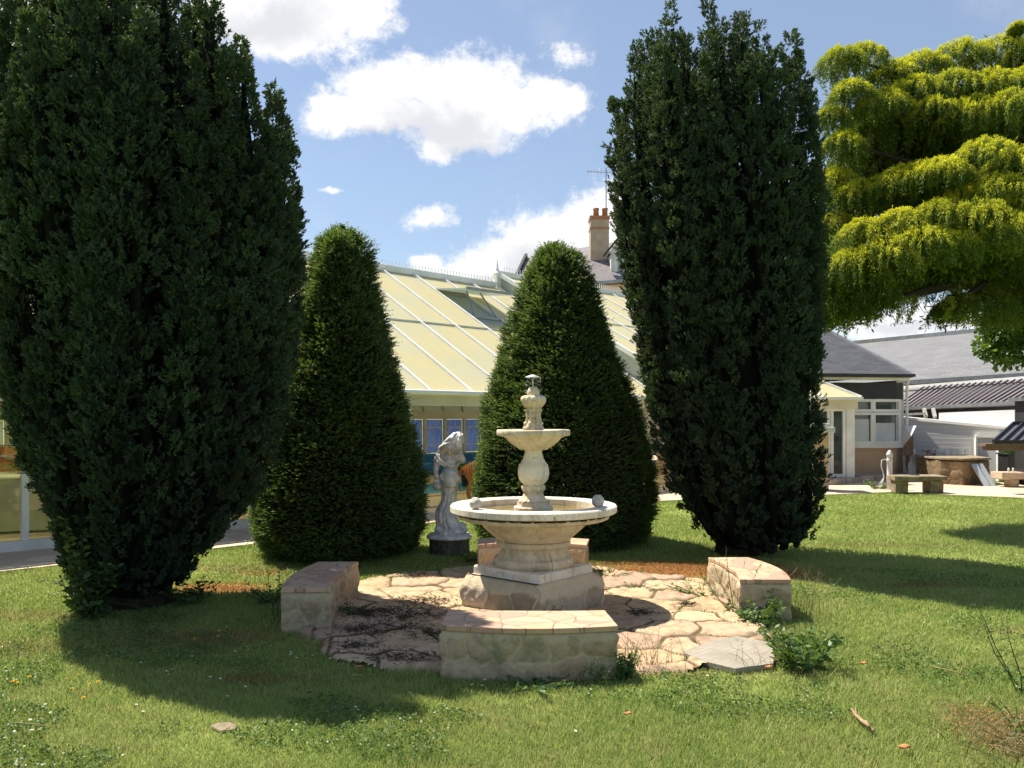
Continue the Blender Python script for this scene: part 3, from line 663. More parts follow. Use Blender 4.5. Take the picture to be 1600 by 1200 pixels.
HU = Vector((.699,.715,0)); HN = Vector((-.715,.699,0)); H0 = Vector((-5.86,10.13,0))
def H(t, s, z): return H0+HU*t+HN*s+Vector((0,0,z))
edge = [(-8,7.6), tuple(gr(0,893)[:2]), tuple(gr(110,881)[:2]), tuple(gr(335,857)[:2]), tuple(gr(665,818)[:2]), tuple(gr(740,806)[:2]), tuple(gr(1020,783)[:2]), tuple(gr(1160,777)[:2]), tuple(gr(1290,773)[:2]), tuple(gr(1400,768.5)[:2]), tuple(gr(1480,773)[:2]), tuple(gr(1600,778)[:2]), (13.5,16.2)]
back = [(16,17.2), tuple(gr(1600,757)[:2]), tuple(gr(1540,753)[:2]), tuple(gr(1500,751)[:2]), (12,25), (10,34), (-2,34), (-20,20), (-20,8)]
tag(MB().prism(edge+back, -.03, .004).build('path', M['path']), kind='structure')
# terrace step in front of the annex and the porch
A0 = gr(1262,757,.0); 
ter = [tuple(gr(1240,758)[:2]), tuple(gr(1302,758)[:2]), tuple(gr(1360,752.5)[:2]), tuple(gr(1390,750.5)[:2]), tuple(gr(1450,749.5)[:2]), (11.6,24.5), (8,30), (5,27)]
tag(MB().prism(ter, 0, .13).build('terrace', M['terrace'], bevel=.01), kind='structure')

# round paved patio of irregular slabs, real relief
def worley(P, S):
    d = ((P[:,None,:]-S[None])**2).sum(2); o = np.argpartition(d, 1, axis=1)[:, :2]
    a = np.take_along_axis(d, o, 1); sw = a[:,0] > a[:,1]; o[sw] = o[sw][:, ::-1]; a = np.sqrt(np.sort(a, 1)); return a[:,0], a[:,1], o[:,0]
FC = np.array([.18, 7.15])
def patio():
    r = np.random.default_rng(5); h = .02; n = 204
    xs = np.linspace(FC[0]-2.05, FC[0]+2.05, n); X, Y = np.meshgrid(xs, xs-FC[0]+FC[1]); P = np.stack([X.ravel(), Y.ravel()], 1)
    S = []
    while len(S) < 120:
        q = r.uniform(-2.2, 2.2, 2)
        if all(np.hypot(*(q-k)) > .285 for k in S): S.append(q)
        elif r.random() < .002: S.append(q)
    S = np.array(S)*np.array([1,1])+FC
    Pw = P+.05*np.stack([np.sin(P[:,1]*7+P[:,0]*3), np.sin(P[:,0]*8-P[:,1]*2)], 1)
    d1, d2, c = worley(Pw, S); e = np.clip((d2-d1)/.09, 0, 1); cr = np.random.default_rng(9).random(len(S))
    nz = .006*np.sin(P[:,0]*31+P[:,1]*17)*np.sin(P[:,1]*29)+.004*np.sin(P[:,0]*63)
    th = cr[c]*6.28; tilt = ((P-S[c])*np.stack([np.cos(th), np.sin(th)],1)).sum(1)*.06
    z = .004+.022*np.minimum(1, e*2.2)**.5+nz*.6+tilt*.6*np.minimum(1,e*2)+.010*(cr[c]-.5)
    rad = np.hypot(*(P-FC).T); ang = np.arctan2(P[:,1]-FC[1], P[:,0]-FC[0]); lim = 1.92+.07*np.sin(5*ang)+.05*np.sin(11*ang+1)+.03*np.sin(23*ang)
    z = z-np.clip((rad-lim)/.08, 0, 1)*.08
    idx = np.arange(n*n).reshape(n, n); Q = np.stack([idx[:-1,:-1], idx[:-1,1:], idx[1:,1:], idx[1:,:-1]], 2).reshape(-1,4)
    keep = rad[Q].min(1) < 2.02
    jm = (e < .22) & (rad < 1.9) & (np.hypot(P[:,0]-.18, P[:,1]-7.15) > .62); grp = np.sin(P[:,0]*4.3+1)*np.sin(P[:,1]*5.1+P[:,0]*2)
    ji = np.nonzero(jm & (grp > .35-.25*(rad > 1.6)))[0]; ji = r.choice(ji, min(len(ji), 2600)); f_ = Fol(); m_ = len(ji)*3
    b_ = np.repeat(np.stack([P[ji,0], P[ji,1], np.full(len(ji), .004)], 1), 3, 0)+r.normal(0,.008,(m_,3))*np.array([1,1,0])
    f_.leaves(b_, r.normal(size=(m_,3))*np.array([.6,.6,.1])+np.array([0,0,.8]), r.uniform(.015,.055,m_), .006, r.random(m_)); tag(f_.build('joint_weeds', M['weed'], None), kind='stuff')
    tag(npmesh('patio', np.stack([P[:,0],P[:,1],z],1), Q[keep], M['stone_patio'], None, {'cell': cr[c], 'edge': e}, True), kind='structure')
patio()

# ================================================================== rubble walls
def rubble(poly, z0, z1, name, m, parent, cellw=.24, rows=2, bulge=.018, seed=1, res=.014, flat_top=False, batter=0.0, cap=True, shoulder=0):
    """closed wall ring around poly (list of xy) whose faces carry bulging stones; capped on top"""
    r = np.random.default_rng(seed); poly = np.array(poly, float); n = len(poly); seg = np.roll(poly, -1, 0)-poly; ln = np.hypot(*seg.T); tot = ln.sum()
    area = sum(poly[i][0]*poly[(i+1)%n][1]-poly[(i+1)%n][0]*poly[i][1] for i in range(n))
    if area < 0: poly = poly[::-1]; seg = np.roll(poly, -1, 0)-poly; ln = np.hypot(*seg.T)
    k = max(int(tot/res), 24); cum = np.concatenate([[0], np.cumsum(ln)]); ss = np.linspace(0, tot, k, endpoint=False)
    ss = np.sort(np.concatenate([ss, cum[:-1]])); k = len(ss)
    i = np.clip(np.searchsorted(cum, ss, side='right')-1, 0, n-1); fr = ((ss-cum[i])/ln[i])[:,None]; P = poly[i]+seg[i]*fr
    nr = np.stack([seg[i][:,1], -seg[i][:,0]], 1)/ln[i][:,None]
    # smoothed normals at corners
    nr2 = nr.copy()
    for sh in range(1, 3): nr2 += np.roll(nr, sh, 0)+np.roll(nr, -sh, 0)
    nr2 /= np.maximum(np.linalg.norm(nr2, axis=1, keepdims=True), 1e-6)
    hz = np.linspace(z0, z1, max(4, int((z1-z0)/res))); T, Z = np.meshgrid(ss, hz)
    S = []; rh = (z1-z0)/rows
    for row in range(rows+2):
        x = r.uniform(-cellw, 0)
        while x < tot+cellw: S.append((x, (z0+(row-.5)*rh+r.uniform(-.16,.16)*rh)*1.0)); x += cellw*r.uniform(.65,1.35)
    S = np.array(S); Pq = np.stack([T.ravel()+.02*np.sin(Z.ravel()*30+T.ravel()*9), Z.ravel()+.012*np.sin(T.ravel()*23)], 1)
    d1, d2, c = worley(Pq, S); e = np.clip((d2-d1)/.10, 0, 1); cr = r.random(len(S))
    disp = bulge*(np.minimum(1,e*1.5)**.7)*(.5+cr[c])+.004*np.sin(Pq[:,0]*61+Pq[:,1]*37)*np.sin(Pq[:,1]*71)
    m0 = len(hz); f = np.tile(nr2, (m0,1)); PP = np.tile(P, (m0,1)); zz = Z.ravel()
    bt = batter*(zz-z0)/(z1-z0)
    if flat_top: disp = disp*np.clip((z1-zz)/.03, 0, 1)
    if shoulder: bt = bt+shoulder*np.clip((zz-z0)/(z1-z0)-.62, 0, 1)**1.5*4.3
    XY = PP+f*(disp-bt)[:,None]; V = np.concatenate([XY, zz[:,None]], 1)
    idx = np.arange(m0*k).reshape(m0, k); nx = np.roll(idx, -1, 1)
    Q = np.stack([idx[:-1], nx[:-1], nx[1:], idx[1:]], 2).reshape(-1,4)
    o = npmesh(name, V, Q, m, parent, {'cell': cr[c], 'edge': e}, True)
    if cap:
        import bmesh
        bm = bmesh.new(); bm.from_mesh(o.data); bm.verts.ensure_lookup_table()
        bm.faces.new([bm.verts[j] for j in idx[-1]]); bm.to_mesh(o.data); bm.free()
    return o
def arc3(a, b, c, n=14):
    """quadratic through three points"""
    out = []
    for i in range(n+1):
        t = i/n; q = [a[k]*(2*(t-.5)*(t-1))+b[k]*(4*t*(1-t))+c[k]*(2*t*(t-.5)) for k in (0,1)]; out.append(q)
    return out
def inset(poly, d):
    c = np.mean(np.array(poly), 0); out = []
    for p in poly:
        v = np.array(p)-c; l = np.hypot(*v); out.append(tuple(c+v*(1+d/l)))
    return out
def bench(label, outer, inner, seed):
    poly = arc3(*outer)+arc3(*inner)[::-1]; c = np.mean(np.array(poly), 0)
    t = thing('stone_bench', label, 'bench', (c[0], c[1], 0), 'curved stone benches round the fountain')
    rubble(poly, -.06, .286, 'base', M['stone_bench'], t, .20, 2, .014, seed, flat_top=True)
    MB().prism(inset(poly, .014), .2865, .32).build('top', M['bench_tiles'], t, bevel=.005)
    return t
bench('curved rubble bench nearest the camera, in front of the fountain', [(-.43,5.22),(.10,5.14),(.635,5.20)], [(-.405,5.63),(.10,5.585),(.60,5.61)], 3)
bench('curved rubble bench on the left of the patio, in the shade of the big yew', [(-1.71,6.33),(-1.765,6.88),(-1.70,7.47)], [(-1.355,6.35),(-1.405,6.92),(-1.353,7.47)], 4)
bench('curved rubble bench on the right of the patio, with tall weeds at its foot', [(2.18,6.68),(2.235,7.2),(2.14,7.70)], [(1.79,6.68),(1.85,7.2),(1.78,7.70)], 5)
bench('curved rubble bench at the back, mostly hidden behind the fountain', [(-.34,8.86),(.2,9.02),(.79,8.86)], [(-.33,8.46),(.2,8.62),(.73,8.46)], 6)

# ================================================================== fountain
def fountain():
    X, Y = .18, 7.15; t = thing('fountain', 'pale stone two tier fountain with carved pedestal in the middle of the patio', 'fountain', (X, Y, 0))
    R = radians(4)
    def sq(h): return [(X+h*cos(R+a), Y+h*sin(R+a)) for a in (-pi/2, 0, pi/2, pi)]
    rubble(sq(.60), -.02, .285, 'rubble_base', M['stone_fountain'], t, .26, 1, .014, 12, shoulder=.06)
    MB().prism(sq(.505), .25, .355).build('plinth', M['limestone_white'], t, bevel=.012)
    MB().lathe([(.335,.3555),(.335,.415),(.325,.425),(.30,.43),(.29,.45),(.275,.475),(.27,.50),(.278,.512),(.30,.516),(.312,.53),(.314,.55),(.305,.562),(.29,.567)], (X,Y,0), 64).build('drum', M['limestone'], t, True)
    MB().lathe([(.28,.5675),(.315,.571),(.32,.585),(.345,.605),(.385,.64),(.415,.668),(.435,.69),(.445,.715),(.47,.728),(.60,.74),(.63,.752),(.638,.77),(.63,.787),(.60,.789),(.55,.789),(.54,.76),(.40,.70),(.05,.69)], (X,Y,0), 96).build('basin', M['limestone'], t, True)
    MB().lathe([(.60,.782),(.634,.777),(.642,.784),(.640,.797),(.60,.7995)], (X,Y,0), 220, lambda a, z: 1+.010*sin(a*17+z*200)+.010*sin(a*41+2)+.008*sin(a*83), caps=False).build('moss_band', M['moss'], t)
    # rim in sectors with fine joints
    rim = MB(); n = 16*9
    for k in range(n):
        a0, a1 = 2*pi*k/n, 2*pi*(k+1)/n
        if k % 9 == 4 and (k//9) % 2 == 0: a1 -= .012
        pr = [(.530,.800),(.688,.800),(.697,.808),(.697,.850),(.688,.860),(.540,.860),(.530,.852)]
        vs = [(X+r*cos(a), Y+r*sin(a), z) for a in (a0, a1) for r, z in pr]; q = len(pr)
        rim.add(vs, [(i, (i+1)%q, q+(i+1)%q, q+i) for i in range(q)]+[tuple(range(q))[::-1], tuple(q+i for i in range(q))])
    rim.build('rim', M['limestone_white'], t)
    MB().lathe([(.549,.80),(.548,.802)], (X,Y,0), 64).build('basin_water', M['algae'], t)
    flute = lambda k, d, tw=0: (lambda a, z: 1+d*abs(cos(k*a/2+tw*z))**.7-d*.5)
    p = MB().lathe([(.155,.802),(.163,.81),(.164,.835),(.158,.843),(.13,.846)], (X,Y,0), 48)
    p.lathe([(.138,.844),(.138,.88),(.125,.884)], (X,Y,0), 8)
    p.build('foot', M['limestone'], t)
    MB().lathe([(.128,.883),(.115,.895),(.095,.915),(.082,.94),(.078,.962)], (X,Y,0), 96, flute(14,.10)).build('acanthus_flare', M['limestone'], t, True)
    MB().lathe([(.078,.960),(.088,.966),(.092,.972)], (X,Y,0), 48).build('neck_ring', M['limestone'], t, True)
    MB().lathe([(.084,.970),(.094,.985),(.097,.998),(.094,1.012),(.082,1.026)], (X,Y,0), 96, flute(12,.12)).build('bead_ring', M['limestone'], t, True)
    MB().lathe([(.084,1.024),(.087,1.03),(.105,1.045),(.122,1.07),(.131,1.105),(.132,1.14),(.126,1.172),(.122,1.184)], (X,Y,0), 128, lambda a, z: 1-.035*(max(0, cos(5*a+26*z))**6)).build('fluted_urn', M['limestone_white'], t, True)
    MB().lathe([(.124,1.183),(.122,1.192),(.108,1.205),(.090,1.235),(.078,1.27),(.071,1.295),(.073,1.305),(.075,1.318)], (X,Y,0), 48).build('urn_neck', M['limestone_white'], t, True)
    MB().lathe([(.06,1.317),(.118,1.318),(.125,1.326),(.15,1.342),(.185,1.365),(.212,1.39),(.235,1.415),(.258,1.43),(.29,1.435),(.303,1.437),(.309,1.445),(.309,1.475),(.303,1.485),(.285,1.486),(.275,1.475),(.2,1.42),(.02,1.40)], (X,Y,0), 72, lambda a, z: 1+.004*sin(a*23)+.004*sin(a*9)).build('upper_basin', M['limestone'], t, True)
    MB().lathe([(.272,1.468),(.271,1.470)], (X,Y,0), 48).build('upper_water', M['algae'], t)
    MB().lathe([(.06,1.44),(.078,1.49),(.080,1.505),(.066,1.52),(.056,1.535),(.048,1.56),(.044,1.59)], (X,Y,0), 72, flute(8,.22)).build('finial_foot', M['limestone'], t, True)
    for k in range(6):
        sc_ = MB()
        a = 2*pi*k/6+.1; sc_.ball((X+.063*cos(a), Y+.063*sin(a), 1.536), .021, 10); sc_.ball((X+.058*cos(a), Y+.058*sin(a), 1.648), .018, 10, (1,1,.8)); sc_.tube([(X+.063*cos(a), Y+.063*sin(a), 1.536), (X+.05*cos(a), Y+.05*sin(a), 1.60), (X+.058*cos(a), Y+.058*sin(a), 1.648)], .012, 6)
        sc_.build('scroll', M['limestone'], t, True)
    MB().lathe([(.045,1.588),(.054,1.593),(.056,1.602),(.05,1.61),(.043,1.62),(.045,1.64),(.056,1.655),(.062,1.665)], (X,Y,0), 72, flute(8,.14)).build('finial_shaft', M['limestone'], t, True)
    MB().lathe([(.05,1.66),(.07,1.675),(.09,1.70),(.100,1.725),(.102,1.745),(.092,1.765),(.072,1.772),(.05,1.77)], (X,Y,0), 96, flute(12,.13)).build('fluted_bowl', M['limestone'], t, True)
    MB().lathe([(.048,1.768),(.052,1.785),(.049,1.81),(.038,1.832),(.022,1.845),(.006,1.848)], (X,Y,0), 72, flute(12,.07)).build('bud', M['limestone'], t, True)
    MB().lathe([(.008,1.845),(.008,1.93)], (X-.006,Y,0), 10).build('nozzle', M['zinc'], t, True)
    MB().lathe([(.067,1.922),(.064,1.928),(.04,1.936),(.02,1.944),(.006,1.949)], (X-.006,Y,0), 28, lambda a, z: 1+.03*sin(9*a)).build('spray_hat', M['zinc'], t, True)
    d = MB(); r = random.Random(4)
    for k in range(110):
        a = r.uniform(0, 2*pi); q = r.uniform(.058,.074) if k < 80 else r.uniform(.05,.3); z = r.uniform(1.77,1.92) if k < 80 else r.uniform(.9,1.4)
        if k >= 80 and q < .14: q += .2
        d.ball((X+q*cos(a), Y+q*sin(a), z), r.uniform(.0016,.0030), 6, (1,1,1.8))
    tag(d.build('falling_drops', M['drop'], t, True), kind='stuff')
    cr = MB(); cr.tube([(X+.12,Y-.312,.50),(X+.128,Y-.314,.47),(X+.14,Y-.318,.43),(X+.142,Y-.331,.41),(X+.142,Y-.331,.36)], .0025, 4).build('crack', M['dark_stone'], t)
    for (dx, dy, r_, lab, m_) in ((-.47,-.40,.050,'rough pale stone ball on the left of the fountain rim','stone_end'), (.52,-.215,.052,'rough grey stone ball on the right of the fountain rim','stone_end')):
        c = Vector((X+dx, Y+dy, .86+r_*.93)); b = MB().ball(c, r_, 14, (1,1,.97)); rr = random.Random(int(dx*100))
        for i, v in enumerate(b.v):
            dn = (v-c).normalized(); b.v[i] = c+dn*r_*(1+.09*sin(dn.x*5+dn.z*7+dx*9)*sin(dn.y*6)+.03*sin(dn.z*17))
        o = b.build('stone_ball', M[m_]); tag(o, lab, 'stone ball', 'stone balls on the fountain rim')
    lf = Fol(); n = 60; P = np.stack([X-.27+RNG.normal(0,.05,n), Y-.36+RNG.normal(0,.02,n), np.full(n,.812)],1); lf.leaves(P, RNG.normal(size=(n,3))*np.array([1,.5,.1]), .04, .02, np.full(n,.8))
    o = npmesh('floating_leaves', np.concatenate(lf.V), np.concatenate(lf.Q), M['green_leaf_wet']); tag(o, 'bright green scrap floating in the fountain water', 'leaves')
fountain()

# ================================================================== statue
def statue():
    B = Vector((-.735, 10.0, 0)); t = thing('garden_statue', 'grey marble statue of a long haired draped woman seen from behind, between the cone yews', 'statue', B)
    MB().lathe([(.225,-.04),(.232,.0),(.236,.05),(.232,.10),(.238,.15),(.24,.165)], B, 48, lambda a, z: 1+.02*sin(a*11+z*40)+.015*sin(a*23)).build('pedestal', M['dark_stone'], t)
    MB().lathe([(.24,.166),(.262,.172),(.268,.185),(.262,.20),(.245,.207),(.235,.215),(.235,.222)], B, 56).build('plinth', M['marble'], t, True)
    z0 = .22
    ring = [ # z, left, right, ry
     (0,-.165,.17,.15),(.03,-.17,.205,.15),(.07,-.15,.19,.14),(.105,-.15,.12,.13),(.16,-.16,.09,.125),(.22,-.165,.08,.12),(.29,-.155,.08,.12),(.33,-.13,.085,.115),(.386,-.10,.08,.11),(.45,-.095,.085,.11),
     (.526,-.09,.095,.115),(.60,-.10,.108,.13),(.667,-.098,.112,.135),(.72,-.085,.105,.12),(.79,-.06,.09,.085),(.83,-.075,.10,.085),(.87,-.105,.125,.09),(.912,-.13,.15,.085),(.94,-.115,.145,.08),(.97,-.05,.11,.06),(.99,-.0,.10,.05)]
    m = MB(); n = 96; zz = np.linspace(0, .99, 120); L = np.interp(zz, [r[0] for r in ring], [r[1] for r in ring]); Rr = np.interp(zz, [r[0] for r in ring], [r[2] for r in ring]); Ry = np.interp(zz, [r[0] for r in ring], [r[3] for r in ring])
    b = 0
    for i, z in enumerate(zz):
        c = (L[i]+Rr[i])/2; rx = (Rr[i]-L[i])/2; fold = .115*np.clip((.62-z)/.5, 0, 1)+(.03 if .78 < z < .95 else 0)
        hol = .0
        for k in range(n):
            a = 2*pi*k/n; g = 1+fold*(sin(a*9+z*5+.8*sin(z*9))*.6+.5*sin(a*16-z*11))
            m.v.append(B+Vector((c+rx*g*cos(a), Ry[i]*g*sin(a)-.02*(.55 < z < .75), z0+z)))
    for i in range(len(zz)-1):
        for k in range(n):
            k2 = (k+1) % n; m.f.append((i*n+k, i*n+k2, (i+1)*n+k2, (i+1)*n+k))
    m.f.append(tuple(range(n))[::-1]); m.f.append(tuple((len(zz)-1)*n+k for k in range(n)))
    q = lambda x, y, z: B+Vector((x, y, z0+z))
    m.ball(q(-.04,-.07,.66), .075, 20, (.95,.8,1.1)); m.ball(q(.055,-.07,.66), .072, 20, (.95,.8,1.1))     # hips from behind
    m.tube([q(-.11,0,.92), q(-.145,.0,.86), q(-.158,-.01,.77), q(-.155,-.03,.70), q(-.135,-.05,.645)], [.045,.042,.034,.03,.024], 12)   # left arm
    m.tube([q(.12,.0,.92), q(.155,.04,.86), q(.15,.10,.84), q(.12,.13,.93), q(.13,.12,1.0)], [.045,.04,.034,.028,.02], 12)          # right arm raised to the face
    for k in range(4): m.tube([q(-.135+.01*k,-.02,.655-.008*k), q(-.12+.012*k,-.055,.625-.01*k), q(-.11+.012*k,-.06,.60-.01*k)], [.009,.008,.006], 8)
    m.tube([q(-.15,-.03,.65), q(-.165,-.05,.625), q(-.155,-.06,.605)], [.011,.010,.008], 8)   # thumb
    m.ball(q(-.135,-.02,.57), .062, 18, (1,1,1.05)); m.tube([q(-.135,-.02,.62), q(-.14,-.02,.66)], [.03,.038], 14)       # jug held at the hip
    m.ball(q(.115,.01,1.10), .072, 20, (.88,1.0,1.15)); m.ball(q(.165,.055,1.085), .02, 10); m.tube([q(.10,0,.97), q(.105,0,1.05)], [.045,.04], 14)   # head, nose side, neck
    m.ball(q(.145,.0,.10), .055, 14, (1.1,1,.7)); m.ball(q(-.12,-.08,.06), .05, 14); m.ball(q(.02,-.11,.04), .05, 14); m.ball(q(.13,-.08,.03), .045, 14)
    rnd = random.Random(8)
    for k in range(30):                                                       # waves of hair sweeping left and down
        u = k/29; a = rnd.uniform(-.5,.9)
        s0 = q(.06+.10*rnd.random(), -.075+.05*rnd.random(), 1.19-.05*rnd.random()*1.5); e = q(-.115+.26*u, -.095+.03*rnd.random(), 1.00-.07*sin(pi*u)*.9+.03*rnd.random()-.03*(u>.5))
        c1 = s0.lerp(e, .3)+Vector((rnd.uniform(-.03,.02), -.05-.02*(k%2), .01)); c2 = s0.lerp(e, .68)+Vector((rnd.uniform(-.03,.03), -.055-.02*((k+1)%2), -.004))
        m.tube([s0, s0.lerp(c1,.5)+Vector((.012*sin(k),-.01,0)), c1, c1.lerp(c2,.5)+Vector((.012*cos(k*2),-.008,0)), c2, c2.lerp(e,.5)+Vector((-.012*sin(k*3),-.01,0)), e], [.014,.018,.020,.018,.019,.015,.009], 8)
    m.ball(q(.07,-.03,1.09), .07, 16, (1.1,.8,1.1)); m.ball(q(.02,-.03,1.01), .06, 16, (1.5,.7,.7)); m.ball(q(-.09,-.05,1.0), .04, 12); m.tube([q(.09,-.035,1.16), q(.04,-.05,1.10), q(-.02,-.055,1.04), q(-.08,-.05,.985), q(-.11,-.04,.94)], [.05,.062,.062,.05,.03], 14); m.ball(q(.04,-.04,.985), .075, 14, (1.4,.8,.6))
    m.tube([q(-.15,-.05,.93), q(-.10,-.095,.86), q(0,-.10,.80), q(.10,-.09,.80), q(.12,-.05,.84)], [.018,.02,.016,.018,.016], 8)   # edge of the shawl
    m.tube([q(-.165,-.03,.90), q(-.12,-.09,.84), q(-.04,-.10,.79)], [.016,.014,.01], 8)
    o = m.build('figure', M['marble'], t, remesh=.006)
statue()

# ================================================================== pool hall (conservatory) A and its taller wing B
def hall():
    t = thing('pool_hall', 'long glazed pool hall with yellow translucent roof and white frame, behind the cone yews', 'conservatory', tuple(H0))
    ts = [.46+.98*k for k in range(-9, 13)]; ts = [-7.9]+[x for x in ts if x > -7.9]+[13.2]
    sr, zr, ze, K = 5.3, 5.13, 2.03, .585
    zs = lambda s: ze+K*s
    for i in range(len(ts)-1):
        a, b = ts[i], ts[i+1]
        for j, (s0, s1) in enumerate(((-.02, 2.62), (2.66, 5.25))):
            if j == 1 and abs(a-10.26) < .1:                                  # bay of the open roof window
                MB().slab([H(a,s0,zs(s0)), H(b,s0,zs(s0)), H(b,3.15,zs(3.15)), H(a,3.15,zs(3.15))], .02).build('roof_pane', M['roofglass'], t)
                MB().slab([H(a,4.42,zs(4.42)), H(b,4.42,zs(4.42)), H(b,s1,zs(s1)), H(a,s1,zs(s1))], .02).build('roof_pane', M['roofglass'], t)
                continue
            MB().slab([H(a,s0,zs(s0)), H(b,s0,zs(s0)), H(b,s1,zs(s1)), H(a,s1,zs(s1))], .02).build('roof_pane', M['roofglass'], t)
        MB().slab([H(b,10.6,1.75), H(a,10.6,1.75), H(a,5.35,5.10), H(b,5.35,5.10)], .02).build('rear_roof_pane', M['ceiling'], t)
        r = MB().bar(H(b,10.6,1.74), H(b,5.35,5.09), .06, .09); r.build('rear_rib', M['cream_pvc'], t)
    for b in ts: MB().bar(H(b,-.06,zs(-.06)+.02), H(b,5.25,zs(5.25)+.02), .045, .055).build('rib', M['white_pvc'], t)
    MB().bar(H(ts[0],2.64,zs(2.64)+.008), H(13.2,2.64,zs(2.64)+.008), .05, .03).build('purlin', M['white_pvc'], t)
    MB().bar(H(ts[0],5.3,5.17), H(13.1,5.3,5.17), .14, .14).build('ridge', M['white_pvc'], t)
    cr = MB()
    x = ts[0]
    while x < 13.05: cr.bar(H(x,5.3,5.23), H(x,5.3,5.37), .018, .018); x += .105
    cr.bar(H(ts[0],5.3,5.255), H(13.05,5.3,5.255), .012, .012); cr.build('cresting', M['white_pvc'], t)
    MB().bar(H(-8,-.10,2.0), H(13.2,-.10,2.0), .10, .09).build('gutter', M['gloss_white'], t, bevel=.035)
    MB().bar(H(-8,.02,1.865), H(13.2,.02,1.865), .16, .18).build('eaves_beam', M['cream_pvc'], t)
    MB().bar(H(-8,-.02,.06), H(5.8,-.02,.06), .10, .12).build('sill', M['white_pvc'], t)
    MB().bar(H(7.75,-.02,.06), H(12.5,-.02,.06), .10, .12).build('sill', M['white_pvc'], t)
    for k in range(-4, 7):
        x = .06+1.95*k
        MB().box(H(x,.02,.95), (.075,.075,1.66), atan2(.715,.699)).build('post', M['white_pvc'], t)
        if k < 6 and k != 3: MB().slab([H(x+.04,.03,.12), H(x+1.91,.03,.12), H(x+1.91,.03,1.77), H(x+.04,.03,1.77)], .008).build('window_pane', M['glass'], t)
    MB().box(H(12.75,.02,.95), (.12,.12,1.66), atan2(.715,.699)).build('post', M['cream_pvc'], t)
    # opened roof window
    sw = thing('x', None, None) if False else None
    a, b = 10.28, 11.22
    MB().bar(H(a,3.15,zs(3.15)+.03), H(b,3.15,zs(3.15)+.03), .07, .05).build('vent_frame', M['grey_metal'], t)
    MB().bar(H(a,4.42,zs(4.42)+.03), H(b,4.42,zs(4.42)+.03), .07, .05).build('vent_frame', M['grey_metal'], t)
    MB().slab([H(a,3.18,zs(3.18)-.02), H(b,3.18,zs(3.18)-.02), H(b,4.40,zs(4.40)-.02), H(a,4.40,zs(4.40)-.02)], .01).build('vent_pale_pane', M['milky'], t)  # pale pane added in the open vent to lighten its dark inside
    lo, hi = (3.30, zs(3.3)+.62), (4.42, zs(4.42)+.07)
    MB().slab([H(a-.02,lo[0],lo[1]), H(a+1.5,lo[0],lo[1]), H(a+1.5,hi[0],hi[1]), H(a-.02,hi[0],hi[1])], .03).build('vent_sash', M['milky'], t)
    v = MB(); v.bar(H(a-.03,lo[0],lo[1]), H(a+1.52,lo[0],lo[1]), .05, .06); v.build('vent_sash_frame', M['grey_metal'], t)
    MB().bar(H(a+.1,3.2,zs(3.2)+.05), H(a+.25,3.6,zs(3.6)+.42), .03, .03).bar(H(b-.1,3.2,zs(3.2)+.05), H(b-.25,3.6,zs(3.6)+.42), .03, .03).build('vent_stay', M['grey_metal'], t)
    MB().slab([H(a,2.9,zs(2.9)+.006), H(b,2.9,zs(2.9)+.006), H(b,3.1,zs(3.1)+.006), H(a,3.1,zs(3.1)+.006)], .004).build('vent_flashing', M['milky'], t)
    # rear wall windows (s = 10.6)
    w = MB(); w.bar(H(-8,10.6,1.62), H(26,10.6,1.62), .12, .26); w.build('rear_beam', M['cream_pvc'], t)
    MB().slab([H(13.2,10.66,1.74), H(26,10.66,1.74), H(26,10.66,2.7), H(13.2,10.66,2.7)], .04).build('rear_fanlight', M['milky'], t)
    fb_ = MB()
    for k in range(14): fb_.bar(H(13.3+.882*k,10.6,1.72), H(13.0+.882*k,10.6,2.7), .06, .05)
    fb_.build('fanlight_bars', M['cream_pvc'], t)
    MB().slab([H(-8,10.62,0), H(26,10.62,0), H(26,10.62,.34), H(-8,10.62,.34)], .1).build('rear_wall', M['floor'], t)
    for k in range(0, 40):
        x = -7.9+.882*k
        if x > 25: break
        MB().box(H(x,10.55,.92), (.10,.10,1.2), atan2(.715,.699)).build('rear_post', M['cream_pvc'], t)
        if x < 6:
            MB().slab([H(x+.06,10.6,.36), H(x+.82,10.6,.36), H(x+.82,10.6,1.48), H(x+.06,10.6,1.48)], .02).build('rear_window', M['milky'], t); continue
        pane = MB().slab([H(x+.06,10.6,.36), H(x+.82,10.6,.36), H(x+.82,10.6,1.48), H(x+.06,10.6,1.48)], .02).build('rear_window', M['sky_tone_glass'], t)
        g = MB()
        for q in (.22,.48,.74):
            g.bar(H(x+q-.16,10.56,.38), H(x+q+.02,10.56,1.46), .022, .012)
        g.bar(H(x+.08,10.56,.62), H(x+.8,10.56,.62), .012, .03); g.bar(H(x+.08,10.56,1.22), H(x+.8,10.56,1.22), .012, .02)
        arc_ = [H(x+.44+.34*cos(pi*i/8), 10.555, .95+.27*sin(pi*i/8)) for i in range(9)]; g.tube(arc_, .011, 5)
        g.build('roof_view_bars', M['white_pvc'], pane)  # bars and arch added to imitate another glass roof seen through the panes
    MB().slab([H(-7.95,.1,0), H(-7.95,10.5,0), H(-7.95,10.5,1.8), H(-7.95,.1,1.8)], .05).build('end_wall', M['cream_pvc'], t)
    tag(MB().prism([tuple(H(a_,b_,0)[:2]) for a_, b_ in ((-7.9,.06),(26,.06),(26,10.5),(-7.9,10.5))], -.02, .03).build('pool_hall_floor', M['floor']), kind='structure')
    tag(MB().prism([tuple(H(a_,b_,0)[:2]) for a_, b_ in ((3.5,1.75),(13,1.75),(13,3.8),(3.5,3.8))], .0, .036).build('pool_water', M['pool']), kind='structure')
